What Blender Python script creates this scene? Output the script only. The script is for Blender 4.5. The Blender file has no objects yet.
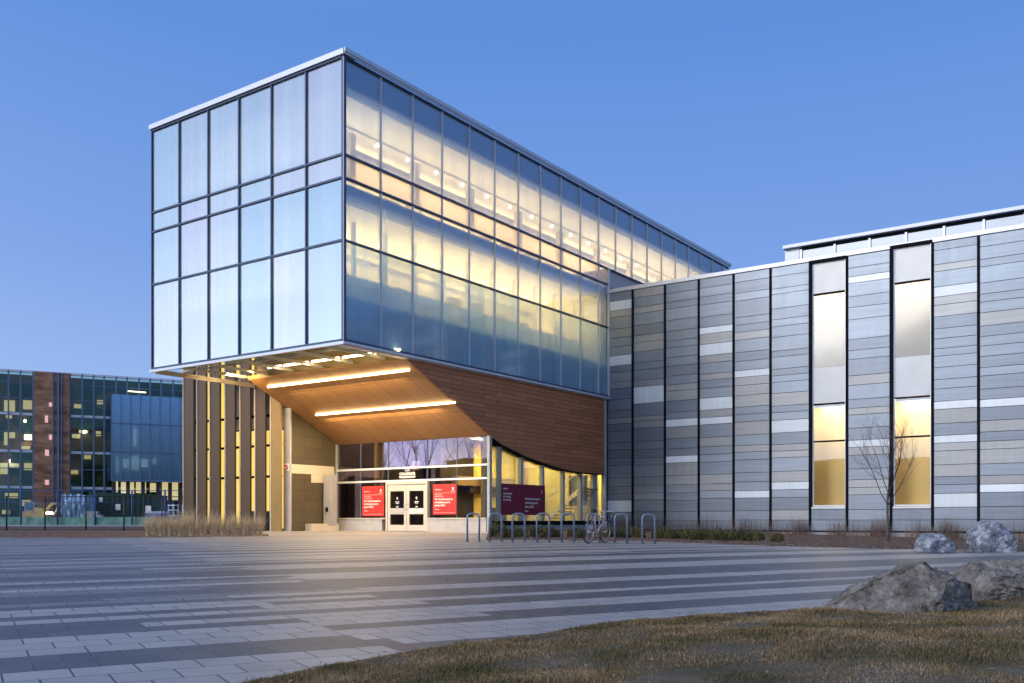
import bpy, math, random
from mathutils import Vector, Matrix, noise
import numpy as np
R = math.radians
rnd = random.Random(7)
sc = bpy.context.scene
COL = sc.collection

# ------------------------------------------------------------------ camera
F, HY, CH = 955.0, 520.0, 0.9
cam_d = bpy.data.cameras.new('camera'); cam = bpy.data.objects.new('camera', cam_d); COL.objects.link(cam)
cam.location = (0, 0, CH); cam.rotation_euler = (R(90), 0, 0)
cam_d.sensor_width = 36; cam_d.lens = 36 * F / 1024
cam_d.shift_y = (HY - 341.5) / 1024
cam_d.clip_start = 0.05; cam_d.clip_end = 3000
sc.camera = cam

# ------------------------------------------------------------------ sky, after sunset: blue, glowing low in the west
w = bpy.data.worlds.new('World'); sc.world = w; w.use_nodes = True
nt = w.node_tree; nt.nodes.clear()
def N(nt, t, **k):
    n = nt.nodes.new(t)
    for a, b in k.items(): setattr(n, a, b)
    return n
def math_(nt, op, a, b=None, clamp=False):
    n = N(nt, 'ShaderNodeMath', operation=op, use_clamp=clamp)
    for i, x in enumerate((a, b)):
        if x is None: continue
        if isinstance(x, (int, float)): n.inputs[i].default_value = x
        else: nt.links.new(x, n.inputs[i])
    return n.outputs[0]
def ramp_(nt, fac, stops, interp='LINEAR'):
    r = N(nt, 'ShaderNodeValToRGB'); r.color_ramp.interpolation = interp
    el = r.color_ramp.elements
    while len(el) < len(stops): el.new(0.5)
    for e, (p, c) in zip(el, stops):
        e.position = p; e.color = tuple(c) + (1,) if len(c) == 3 else c
    if fac is not None: nt.links.new(fac, r.inputs[0])
    return r.outputs[0]
tc = N(nt, 'ShaderNodeTexCoord'); sp = N(nt, 'ShaderNodeSeparateXYZ'); nt.links.new(tc.outputs['Generated'], sp.inputs[0])
elev = math_(nt, 'MAXIMUM', sp.outputs[2], 0.0)
base = ramp_(nt, elev, [(0, (.45, .60, .88)), (.10, (.32, .49, .85)), (.25, (.205, .37, .80)), (.45, (.118, .28, .71)), (.7, (.15, .28, .58)), (1, (.2, .29, .48))])
GX, GY = -.82, -.57
dot = math_(nt, 'ADD', math_(nt, 'MULTIPLY', sp.outputs[0], GX), math_(nt, 'MULTIPLY', sp.outputs[1], GY))
g = math_(nt, 'POWER', math_(nt, 'MAXIMUM', math_(nt, 'ADD', math_(nt, 'MULTIPLY', dot, .5), .5), 0.0), 5.0)
fall = math_(nt, 'POWER', 2.718, math_(nt, 'MULTIPLY', elev, -3.2))
gl = math_(nt, 'MULTIPLY', g, fall)
glow = N(nt, 'ShaderNodeMix', data_type='RGBA', blend_type='ADD'); glow.inputs[0].default_value = 1
sc_ = N(nt, 'ShaderNodeVectorMath', operation='SCALE'); sc_.inputs[0].default_value = (3.1, 3.15, 3.3)
nt.links.new(gl, sc_.inputs['Scale'])
nt.links.new(base, glow.inputs[6]); nt.links.new(sc_.outputs[0], glow.inputs[7])
bg = N(nt, 'ShaderNodeBackground'); bg.inputs[1].default_value = 1.0
nt.links.new(glow.outputs[2], bg.inputs[0])
ow = N(nt, 'ShaderNodeOutputWorld'); nt.links.new(bg.outputs[0], ow.inputs[0])
# last soft light from the western horizon
sd = bpy.data.lights.new('sun', 'SUN'); so = bpy.data.objects.new('sun', sd); COL.objects.link(so)
sd.energy = 1.7; sd.angle = R(28); sd.color = (1, .92, .86)
so.rotation_euler = Vector((GX, GY, .42)).to_track_quat('Z', 'Y').to_euler(); so.location = (-40, -20, 30)
sc.view_settings.view_transform = 'Standard'; sc.view_settings.look = 'None'
sc.view_settings.exposure = 0.0; sc.view_settings.gamma = 1
sc.cycles.max_bounces = 8; sc.cycles.transparent_max_bounces = 16; sc.cycles.caustics_reflective = False
sc.cycles.caustics_refractive = False; sc.cycles.sample_clamp_indirect = 4
sc.cycles.use_denoising = True

# ------------------------------------------------------------------ frames
CX, CY = -6.19, 35.0
U = Vector((.577, .8168, 0)).normalized(); V = Vector((-U.y, U.x, 0))
UA = math.atan2(U.y, U.x)
def B(a, b, z): return (CX + a*U.x + b*V.x, CY + a*U.y + b*V.y, z)
def W(x, y, z): return (x, y, z)
def smooth(t): t = max(0, min(1, t)); return t*t*(3-2*t)
def G(x, y):
    return .008*max(-40, min(y, 60)) - .016*max(0, min(x, 30)-1)*smooth((y-15)/25)*(1 - smooth((y-60)/20))
def on_ground(px, py, dz=0):
    t = (px-512)/F; k = (py-HY)/F; y = 20
    for _ in range(60): y = y*.5 + .5*(CH - G(t*y, y) - dz)/k
    return Vector((t*y, y, G(t*y, y)+dz))
def at_depth(px, y): return (px-512)/F*y
def b_on(a, px):          # where the line of sight through px meets the plane a = const
    t = (px-512)/F; p = B(a, 0, 0)
    return (p[0]-t*p[1])/(t*V.y - V.x)
def a_on(b, px):
    t = (px-512)/F; p = B(0, b, 0)
    return (t*p[1]-p[0])/(U.x - t*U.y)
def z_at(p, py): return CH + (HY-py)/F*p[1]

# ------------------------------------------------------------------ materials
MATS = {}
def bcoord(nt, rot=None):
    tcn = N(nt, 'ShaderNodeTexCoord'); m = N(nt, 'ShaderNodeMapping'); m.vector_type = 'POINT'
    m.inputs['Rotation'].default_value = (0, 0, -(UA if rot is None else rot))
    nt.links.new(tcn.outputs['Object'], m.inputs[0]); return m.outputs[0]
def mat(name, col, rough=.6, metal=0, var=0, vscale=3, bump=0, bscale=30, stretch=None, spec=.5, coord=None):
    m = bpy.data.materials.new(name); m.use_nodes = True; MATS[name] = m
    nt = m.node_tree; p = nt.nodes['Principled BSDF']
    p.inputs['Base Color'].default_value = tuple(col)+(1,); p.inputs['Roughness'].default_value = rough
    p.inputs['Metallic'].default_value = metal; p.inputs['Specular IOR Level'].default_value = spec
    if var or bump:
        c = coord(nt) if coord else N(nt, 'ShaderNodeTexCoord').outputs['Object']
        if stretch:
            mp = N(nt, 'ShaderNodeMapping'); mp.inputs['Scale'].default_value = stretch; nt.links.new(c, mp.inputs[0]); c = mp.outputs[0]
        if var:
            n = N(nt, 'ShaderNodeTexNoise'); n.inputs['Scale'].default_value = vscale; n.inputs['Detail'].default_value = 6
            nt.links.new(c, n.inputs['Vector'])
            lo = [x*(1-var) for x in col]; hi = [min(1, x*(1+var)) for x in col]
            nt.links.new(ramp_(nt, n.outputs[0], [(.3, lo), (.7, hi)]), p.inputs['Base Color'])
        if bump:
            n = N(nt, 'ShaderNodeTexNoise'); n.inputs['Scale'].default_value = bscale; n.inputs['Detail'].default_value = 5
            nt.links.new(c, n.inputs['Vector'])
            bp = N(nt, 'ShaderNodeBump'); bp.inputs['Strength'].default_value = bump; bp.inputs['Distance'].default_value = .03
            nt.links.new(n.outputs[0], bp.inputs['Height']); nt.links.new(bp.outputs[0], p.inputs['Normal'])
    return m
def emit(name, col, s):
    m = bpy.data.materials.new(name); m.use_nodes = True; p = m.node_tree.nodes['Principled BSDF']
    p.inputs['Base Color'].default_value = (.8, .8, .8, 1); p.inputs['Emission Color'].default_value = tuple(col)+(1,)
    p.inputs['Emission Strength'].default_value = s; return m
def glass(name, trans, gloss, rough=.02, refl=.3, frit=0, fritcol=(.8, .85, .9), tints=None, streak=False):
    """thin architectural glass: mirror coat over a see-through sheet, optional white frit"""
    m = bpy.data.materials.new(name); m.use_nodes = True; nt = m.node_tree; nt.nodes.clear()
    tr = N(nt, 'ShaderNodeBsdfTransparent'); tr.inputs[0].default_value = tuple(trans)+(1,)
    wn = N(nt, 'ShaderNodeTexNoise'); wn.inputs['Scale'].default_value = .55; wn.inputs['Detail'].default_value = 1; nt.links.new(N(nt, 'ShaderNodeTexCoord').outputs['Object'], wn.inputs['Vector'])
    wb_ = N(nt, 'ShaderNodeBump'); wb_.inputs['Strength'].default_value = .07; wb_.inputs['Distance'].default_value = .05; nt.links.new(wn.outputs[0], wb_.inputs['Height'])
    gs = N(nt, 'ShaderNodeBsdfGlossy'); nt.links.new(wb_.outputs[0], gs.inputs['Normal']); gs.inputs[0].default_value = tuple(gloss)+(1,); gs.inputs[1].default_value = rough
    under = tr.outputs[0]
    if tints: tsock = ramp_(nt, N(nt, 'ShaderNodeObjectInfo').outputs['Random'], tints); nt.links.new(tsock, gs.inputs[0])
    if frit:
        df = N(nt, 'ShaderNodeBsdfDiffuse'); df.inputs[0].default_value = tuple(fritcol)+(1,)
        tl = N(nt, 'ShaderNodeBsdfTranslucent'); tl.inputs[0].default_value = tuple(fritcol)+(1,)
        ad = N(nt, 'ShaderNodeMixShader'); ad.inputs[0].default_value = .5
        if tints: nt.links.new(tsock, df.inputs[0]); nt.links.new(tsock, tl.inputs[0])
        nt.links.new(df.outputs[0], ad.inputs[1]); nt.links.new(tl.outputs[0], ad.inputs[2])
        mx = N(nt, 'ShaderNodeMixShader'); mx.inputs[0].default_value = frit
        if streak:
            c = bcoord(nt); mp = N(nt, 'ShaderNodeMapping'); mp.inputs['Scale'].default_value = (1.3, 1.3, .04); nt.links.new(c, mp.inputs[0])
            nz = N(nt, 'ShaderNodeTexNoise'); nz.inputs['Scale'].default_value = 1.2; nz.inputs['Detail'].default_value = 2; nt.links.new(mp.outputs[0], nz.inputs['Vector'])
            rr = N(nt, 'ShaderNodeMapRange'); rr.inputs['From Min'].default_value = .3; rr.inputs['From Max'].default_value = .7
            rr.inputs['To Min'].default_value = frit*.8; rr.inputs['To Max'].default_value = min(1, frit*1.22); nt.links.new(nz.outputs[0], rr.inputs[0])
            oi = N(nt, 'ShaderNodeObjectInfo')
            nt.links.new(math_(nt, 'MULTIPLY', rr.outputs[0], math_(nt, 'ADD', math_(nt, 'MULTIPLY', oi.outputs['Random'], .35), .82), True), mx.inputs[0])
        nt.links.new(tr.outputs[0], mx.inputs[1]); nt.links.new(ad.outputs[0], mx.inputs[2]); under = mx.outputs[0]
    lw = N(nt, 'ShaderNodeLayerWeight'); lw.inputs[0].default_value = .35
    f = math_(nt, 'ADD', math_(nt, 'MULTIPLY', lw.outputs['Fresnel'], .6), refl, True)
    top = N(nt, 'ShaderNodeMixShader'); nt.links.new(f, top.inputs[0]); nt.links.new(under, top.inputs[1]); nt.links.new(gs.outputs[0], top.inputs[2])
    o = N(nt, 'ShaderNodeOutputMaterial'); nt.links.new(top.outputs[0], o.inputs[0]); return m

def tiled(name, cols, bw, rh, axis='ab', mortar=.01, rough=.6, grain=None, mcol=(.02, .02, .02), offset=0, bump=.3, var=.2, metal=0):
    """cladding boards: brick texture laid out in building coordinates; axis picks the two coordinates used"""
    m = bpy.data.materials.new(name); m.use_nodes = True; nt = m.node_tree; p = nt.nodes['Principled BSDF']
    c = bcoord(nt); s = N(nt, 'ShaderNodeSeparateXYZ'); nt.links.new(c, s.inputs[0]); cb = N(nt, 'ShaderNodeCombineXYZ')
    ix = {'a': 0, 'b': 1, 'z': 2}
    nt.links.new(s.outputs[ix[axis[0]]], cb.inputs[0]); nt.links.new(s.outputs[ix[axis[1]]], cb.inputs[1])
    br = N(nt, 'ShaderNodeTexBrick'); nt.links.new(cb.outputs[0], br.inputs['Vector'])
    br.offset = offset; br.inputs['Scale'].default_value = 1; br.inputs['Brick Width'].default_value = bw; br.inputs['Row Height'].default_value = rh
    br.inputs['Mortar Size'].default_value = mortar; br.inputs['Mortar Smooth'].default_value = .1
    br.inputs['Color1'].default_value = tuple(cols[0])+(1,); br.inputs['Color2'].default_value = tuple(cols[1])+(1,); br.inputs['Mortar'].default_value = tuple(mcol)+(1,)
    mp = N(nt, 'ShaderNodeMapping'); mp.inputs['Scale'].default_value = grain or (1, 1, 1); nt.links.new(cb.outputs[0], mp.inputs[0])
    nz = N(nt, 'ShaderNodeTexNoise'); nz.inputs['Scale'].default_value = 2; nz.inputs['Detail'].default_value = 8; nt.links.new(mp.outputs[0], nz.inputs['Vector'])
    mx = N(nt, 'ShaderNodeMix', data_type='RGBA', blend_type='MULTIPLY'); mx.inputs[0].default_value = 1
    nt.links.new(br.outputs[0], mx.inputs[6]); nt.links.new(ramp_(nt, nz.outputs[0], [(.25, (1-var,)*3), (.75, (1, 1, 1))]), mx.inputs[7])
    nt.links.new(mx.outputs[2], p.inputs['Base Color']); p.inputs['Roughness'].default_value = rough; p.inputs['Metallic'].default_value = metal
    if bump:
        bp = N(nt, 'ShaderNodeBump'); bp.inputs['Strength'].default_value = bump; bp.inputs['Distance'].default_value = .01; bp.invert = True
        nt.links.new(br.outputs['Fac'], bp.inputs['Height']); nt.links.new(bp.outputs[0], p.inputs['Normal'])
    return m

M = {}
M['white_trim'] = mat('white metal trim', (.66, .70, .74), .4, .2)
M['mullion_dark'] = mat('dark blue grey frame', (.05, .075, .14), .4, .4)
M['mullion_light'] = mat('light anodised mullion', (.55, .60, .68), .45, .2)
M['black'] = mat('black frame', (.008, .009, .014), .85, spec=.1)
M['glass_left'] = glass('fritted glass', (.85, .92, 1), (.78, .92, 1.0), .10, .46, .50, (.86, .95, 1.0), streak=True, tints=[(0, (.70, .91, 1.0)), (.35, (.80, .95, 1.0)), (.65, (.90, .96, 1.0)), (1, (.90, .92, 1.0))])
M['glass_right'] = glass('coated glass', (.95, .96, .93), (.8, .88, 1.0), .08, .05, .22, (.74, .90, 1.0), streak=True)
M['glass_milky'] = glass('milky glass', (.95, .93, .88), (.8, .88, 1.0), .10, .03, .34, (.80, .80, .76))
M['glass_lower'] = glass('lower coated glass', (.95, .96, .93), (.8, .88, 1.0), .10, .04, .42, (.55, .84, 1.0), streak=True)
M['glass_clear'] = glass('clear glass', (.93, .96, .95), (.9, .95, 1), .01, .10)
M['glass_entry'] = glass('entry glass', (.78, .76, .74), (.80, .72, .95), .01, .06)
M['glass_window'] = glass('wing window glass', (.95, .93, .88), (.9, .95, 1), .02, .03)
M['frost'] = mat('frosted panel', (.60, .63, .64), .25, 0, .06, 1.2)
M['ceiling'] = mat('cream ceiling', (.80, .73, .55), .8)
M['inner_wall'] = mat('cream wall', (.72, .64, .50), .8)
M['parapet'] = mat('lavender grey wall', (.55, .56, .62), .7)
M['slab'] = mat('pale slab edge', (.52, .46, .44), .8)
M['spandrel'] = mat('blue shadow box', (.10, .16, .27), .5)
M['half_tone'] = mat('oak bookcase', (.34, .24, .14), .7)
M['teal'] = mat('teal back panel', (.24, .62, .82), .6)
M['floor_in'] = mat('interior floor', (.45, .40, .32), .5)
M['yellow_wall'] = mat('yellow lobby wall', (.80, .66, .22), .7, 0, .08, .8)
M['cream_room'] = mat('cream yellow room', (.90, .77, .44), .8)
M['soffit_gold'] = mat('gold painted soffit', (.34, .24, .11), .5, .2)
M['dark_wall'] = mat('dark lobby wall', (.05, .04, .035), .6)
M['soffit_wood'] = tiled('amber wood soffit', ((.58, .31, .115), (.50, .255, .09)), 2.4, .95, 'ab', .012, .45, (.8, 22, 1), (.12, .06, .02), 0, .3, .3)
M['fascia_wood'] = tiled('dark wood fascia', ((.66, .26, .10), (.50, .185, .075)), 2.4, .2, 'az', .008, .55, (1.2, 16, 1), (.06, .025, .015), .37, .3, .35)
M['fin'] = mat('bronze fin', (.095, .056, .024), .5, .1, .08, 1.5, stretch=(1, 1, .1))
M['fin_warm'] = mat('gold fin', (.34, .22, .07), .45, .3, .08, 1.5)
M['side_wall'] = tiled('brown panel wall', ((.105, .085, .05), (.088, .07, .042)), 1.15, .52, 'az', .008, .55, (1, 1, 1), (.03, .025, .02), 0, .3, .12)
M['pale_panel'] = mat('pale panel', (.66, .60, .48), .5)
M['stone_grey'] = mat('grey stone', (.40, .40, .41), .7, 0, .1, 3)
M['door_white'] = mat('off white door frame', (.50, .48, .44), .45)
M['red'] = mat('red poster', (.60, .022, .015), .5)
M['maroon'] = mat('maroon banner', (.20, .012, .04), .5)
M['letter'] = mat('white lettering', (.85, .83, .82), .5)
M['concrete'] = mat('concrete', (.38, .37, .36), .85, 0, .12, 4, .2, 40)
M['chrome'] = mat('steel handle', (.6, .6, .62), .25, 1)
M['steel_blue'] = mat('galvanised rack steel', (.20, .25, .33), .4, .5)
M['roof'] = mat('grey roof', (.2, .2, .22), .8)
M['ltube'] = emit('warm tube', (1, .74, .40), 8)
M['ltube_soft'] = emit('warm tube dim', (1, .74, .36), 6)
M['bulb'] = emit('warm bulb', (1, .82, .5), 9)
M['slot_glow'] = emit('yellow lit interior', (1, .70, .11), 1.0)  # glow put into flat panels between the fins, in place of lit rooms
M['bulb_white'] = emit('work lamp', (1, .85, .55), 25)

# ------------------------------------------------------------------ mesh builder and tagging
ORG = {}
def tag(o, label=None, cat=None, group=None, kind=None):
    if label: o['label'] = label
    if cat: o['category'] = cat
    if group: o['group'] = group
    if kind: o['kind'] = kind
    return o
def thing(name, loc, label, cat, group=None, rz=0):
    o = bpy.data.objects.new(name, None); COL.objects.link(o); o.location = loc; o.rotation_euler = (0, 0, rz)
    o.empty_display_size = .3
    ORG[o.name] = Vector(loc) if rz == 0 else None
    return tag(o, label, cat, group)
SPLIT = dict(mullions='mullion', transoms='transom', downlights='downlight', soffit_frame='soffit_bar', uprights='upright', rungs='rung', panes='pane')
for _n in 'column frosted_panel corner_mullion base_panel sill door_frame pane small_window downpipe lit_window office_lamp pillar screen_post vertical_joint floor_slab ceiling interior_wall lobby_wall dark_partition lobby_column ceiling_light counter rail floor_band window_opening lit_lobby_window fin_rail pendant_tube ceiling_beam duct bookcase transom jamb room_wall upper_room_wall rear_wall back_panel gutter bottom_trim roof_trim decal lower_window rule strap pale_band backing_wall'.split(): SPLIT[_n] = _n
class MB:
    def __init__(s): s.v = []; s.f = []; s.m = []; s.s = []; s.isl = []
    def face(s, pts, mi=0, sm=False):
        i = len(s.v); s.v += [tuple(p) for p in pts]; s.f.append(tuple(range(i, i+len(pts)))); s.m.append(mi); s.s.append(sm)
    def hexa(s, p, mi=0):      # p: 4 bottom then 4 top, counter-clockwise from above
        i = len(s.v); s.v += [tuple(q) for q in p]; s.isl.append((i, len(s.f)))
        for f in ((3, 2, 1, 0), (4, 5, 6, 7), (0, 1, 5, 4), (1, 2, 6, 5), (2, 3, 7, 6), (3, 0, 4, 7)):
            s.f.append(tuple(i+k for k in f)); s.m.append(mi); s.s.append(False)
    def box(s, x0, x1, y0, y1, z0, z1, mi=0, fr=W):
        s.hexa([fr(x0, y0, z0), fr(x1, y0, z0), fr(x1, y1, z0), fr(x0, y1, z0), fr(x0, y0, z1), fr(x1, y0, z1), fr(x1, y1, z1), fr(x0, y1, z1)], mi)
    def bbox(s, *a, mi=0): s.box(*a, mi=mi, fr=B)
    def tube(s, pts, r, n=8, mi=0, sm=True, cap=True):
        pts = [Vector(p) for p in pts]; rs = r if isinstance(r, (list, tuple)) else [r]*len(pts)
        base = len(s.v); up = None; s.isl.append((base, len(s.f)))
        for k, p in enumerate(pts):
            d = (pts[min(k+1, len(pts)-1)] - pts[max(k-1, 0)]).normalized()
            if up is None: up = Vector((0, 0, 1)) if abs(d.z) < .9 else Vector((1, 0, 0))
            x = d.cross(up).normalized(); y = d.cross(x).normalized(); up = -y if False else up
            if abs(d.dot(up)) > .98: x = d.cross(Vector((1, .3, 0))).normalized(); y = d.cross(x)
            for j in range(n):
                t = 2*math.pi*j/n; s.v.append(tuple(p + rs[k]*(math.cos(t)*x + math.sin(t)*y)))
        for k in range(len(pts)-1):
            for j in range(n):
                a = base+k*n+j; b = base+k*n+(j+1) % n
                s.f.append((a, b, b+n, a+n)); s.m.append(mi); s.s.append(sm)
        if cap:
            s.f.append(tuple(base+j for j in range(n))[::-1]); s.m.append(mi); s.s.append(False)
            e = base+(len(pts)-1)*n; s.f.append(tuple(e+j for j in range(n))); s.m.append(mi); s.s.append(False)
    def prism(s, poly, y0, y1, fr=W, mi=0):   # poly in (x,z), extruded along y
        n = len(poly); i = len(s.v); s.isl.append((i, len(s.f)))
        s.v += [fr(x, y0, z) for x, z in poly] + [fr(x, y1, z) for x, z in poly]
        s.f.append(tuple(range(i, i+n))); s.f.append(tuple(range(i+n, i+2*n))[::-1]); s.m += [mi]*2; s.s += [False]*2
        for k in range(n):
            l = (k+1) % n; s.f.append((i+l, i+k, i+n+k, i+n+l)); s.m.append(mi); s.s.append(False)
    def build(s, name, mats, parent=None, org=None):
        if name in SPLIT:
            name = SPLIT[name]
            if len(s.isl) > 1:
                o = None; ends = s.isl[1:] + [(len(s.v), len(s.f))]
                for (v0, f0), (v1, f1) in zip(s.isl, ends):
                    q = MB(); q.v = s.v[v0:v1]; q.f = [tuple(k-v0 for k in f) for f in s.f[f0:f1]]; q.m = s.m[f0:f1]; q.s = s.s[f0:f1]
                    r = q.build(name, mats, parent, org); o = o or r
                return o
        me = bpy.data.meshes.new(name)
        o0 = org if org is not None else (root_loc(parent) if parent else Vector((0, 0, 0)))
        vs = [(x-o0[0], y-o0[1], z-o0[2]) for x, y, z in s.v]
        me.from_pydata(vs, [], s.f)
        for m in (mats if isinstance(mats, (list, tuple)) else [mats]): me.materials.append(M[m] if isinstance(m, str) else m)
        me.polygons.foreach_set('material_index', s.m); me.polygons.foreach_set('use_smooth', s.s); me.update()
        o = bpy.data.objects.new(name, me); COL.objects.link(o)
        if parent: o.parent = parent
        elif org is not None: o.location = org
        return o
def root_loc(o):
    while o.parent: o = o.parent
    r = ORG.get(o.name); return r if r is not None else Vector((0, 0, 0))
def sub_empty(name, parent, label=None):
    o = bpy.data.objects.new(name, None); COL.objects.link(o); o.parent = parent
    if label: o['label'] = label
    return o
def copy_tree(o, parent=None):
    c = o.copy(); COL.objects.link(c); c.parent = parent
    if parent is not None: c.matrix_parent_inverse = o.matrix_parent_inverse
    for ch in list(o.children): copy_tree(ch, c)
    return c
def struct(mb, name, mats):
    return tag(mb.build(name, mats), kind='structure')
def text(s, size, origin, X, Y, m, parent, name='lettering', align='LEFT', ext=.003, bold=.0, space=1.0):
    cu = bpy.data.curves.new(name, 'FONT'); cu.body = s; cu.size = size; cu.extrude = ext; cu.align_x = align; cu.offset = bold; cu.space_character = space
    cu.materials.append(M[m]); o = bpy.data.objects.new(name, cu); COL.objects.link(o)
    X = Vector(X); Y = Vector(Y); Z = X.cross(Y)
    mt = Matrix((X, Y, Z)).transposed().to_4x4(); p = Vector(origin) - (root_loc(parent) if parent else Vector((0, 0, 0)))
    mt.translation = p
    bpy.context.view_layer.update()
    me = bpy.data.meshes.new_from_object(o.evaluated_get(bpy.context.evaluated_depsgraph_get()))
    bpy.data.objects.remove(o); bpy.data.curves.remove(cu)
    o = bpy.data.objects.new(name, me); COL.objects.link(o)
    o.matrix_basis = mt; o.parent = parent; return o
def arealight(loc, direction, sx, sy, power, col, parent=None, spread=None):
    l = bpy.data.lights.new('lamp_light', 'AREA'); l.shape = 'RECTANGLE'; l.size = sx; l.size_y = sy; l.energy = power; l.color = col
    if spread: l.spread = spread
    o = bpy.data.objects.new('lamp_light', l); COL.objects.link(o)
    d = Vector(direction); rot = d.to_track_quat('-Z', 'Y').to_matrix()
    if abs(d.z) > .9:      # long side along u
        Z = -d.normalized(); X = U - Z*U.dot(Z); X.normalize(); Y = Z.cross(X); rot = Matrix((X, Y, Z)).transposed()
    mt = rot.to_4x4(); mt.translation = Vector(loc) - (root_loc(parent) if parent else Vector((0, 0, 0)))
    o.matrix_basis = mt
    if parent: o.parent = parent
    return o

# ================================================================== GROUND
M['ground'] = mat('far ground', (.16, .14, .11), .95, 0, .25, .6, .4, 8)
mb = MB()
xs = [-900, -300, -120] + list(range(-80, 84, 4)) + [120, 300, 900]; ys = [-700, -200, -80] + list(range(-40, 100, 4)) + [150, 300, 700, 2200]
for i in range(len(xs)-1):
    for j in range(len(ys)-1):
        q = [(xs[i], ys[j]), (xs[i+1], ys[j]), (xs[i+1], ys[j+1]), (xs[i], ys[j+1])]
        mb.face([(x, y, G(x, y)-.06) for x, y in q], 0, True)
struct(mb, 'ground', 'ground')

# paved plaza: rows of square pavers in light and dark bands
RX, RY = .868, .4965            # direction of the rows
RA = math.atan2(RY, RX)
def pav(name, c1, c2):
    m = bpy.data.materials.new(name); m.use_nodes = True; nt = m.node_tree; p = nt.nodes['Principled BSDF']
    c = bcoord(nt, RA)
    br = N(nt, 'ShaderNodeTexBrick'); nt.links.new(c, br.inputs['Vector']); br.offset = .5
    br.inputs['Scale'].default_value = 1; br.inputs['Brick Width'].default_value = .345; br.inputs['Row Height'].default_value = .318
    br.inputs['Mortar Size'].default_value = .0065; br.inputs['Mortar Smooth'].default_value = .3
    br.inputs['Color1'].default_value = c1+(1,); br.inputs['Color2'].default_value = c2+(1,); br.inputs['Mortar'].default_value = (.035, .033, .032, 1)
    nz = N(nt, 'ShaderNodeTexNoise'); nz.inputs['Scale'].default_value = 1.1; nz.inputs['Detail'].default_value = 8; nz.inputs['Roughness'].default_value = .65; nt.links.new(c, nz.inputs['Vector'])
    n2 = N(nt, 'ShaderNodeTexNoise'); n2.inputs['Scale'].default_value = 60; n2.inputs['Detail'].default_value = 3; nt.links.new(c, n2.inputs['Vector'])
    mx = N(nt, 'ShaderNodeMix', data_type='RGBA', blend_type='MULTIPLY'); mx.inputs[0].default_value = 1
    nt.links.new(br.outputs[0], mx.inputs[6]); nt.links.new(ramp_(nt, nz.outputs[0], [(.25, (.70, .70, .70)), (.45, (.95, .95, .95)), (.75, (1.1, 1.09, 1.07))]), mx.inputs[7])
    m2 = N(nt, 'ShaderNodeMix', data_type='RGBA', blend_type='MULTIPLY'); m2.inputs[0].default_value = 1
    nt.links.new(mx.outputs[2], m2.inputs[6]); nt.links.new(ramp_(nt, n2.outputs[0], [(.3, (.84, .84, .84)), (.7, (1.1, 1.1, 1.1))]), m2.inputs[7])
    nt.links.new(m2.outputs[2], p.inputs['Base Color']); p.inputs['Roughness'].default_value = .45
    bp = N(nt, 'ShaderNodeBump'); bp.inputs['Strength'].default_value = .5; bp.inputs['Distance'].default_value = .012; bp.invert = True
    nt.links.new(br.outputs['Fac'], bp.inputs['Height'])
    b2 = N(nt, 'ShaderNodeBump'); b2.inputs['Strength'].default_value = .15; b2.inputs['Distance'].default_value = .01
    nt.links.new(n2.outputs[0], b2.inputs['Height']); nt.links.new(bp.outputs[0], b2.inputs['Normal']); nt.links.new(b2.outputs[0], p.inputs['Normal'])
    return m
M['paver_light'] = pav('light pavers', (.42, .395, .375), (.35, .33, .315))
M['paver_mid'] = pav('mid pavers', (.20, .19, .19), (.165, .158, .16))
M['paver_dark'] = pav('dark pavers', (.10, .095, .10), (.075, .072, .078))
def dperp(px, py):
    p = on_ground(px, py); return -RY*p.x + RX*p.y
edges_mid = [dperp(500, y) for y in (655, 633.7, 620, 611.8, 601.6, 598.2, 593, 587.2, 581, 573.6, 567, 563, 558.5, 556.5)]
edges_left = [dperp(100, y) for y in (677.6, 663.7, 649, 636.6, 619.8, 617.3, 612.4, 608, 605, 600.5)]
def isL_mid(d, s):
    for i in range(len(edges_mid)-1):
        if edges_mid[i] <= d < edges_mid[i+1]: return i % 2 == 1
    return None
def isL_left(d, s):
    for i in range(len(edges_left)-1):
        if edges_left[i] <= d < edges_left[i+1]: return i % 2 == 0
    return None
ROW = .318
pr = random.Random(31)
mb = MB()
rows = {}
nrow = 200
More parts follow.
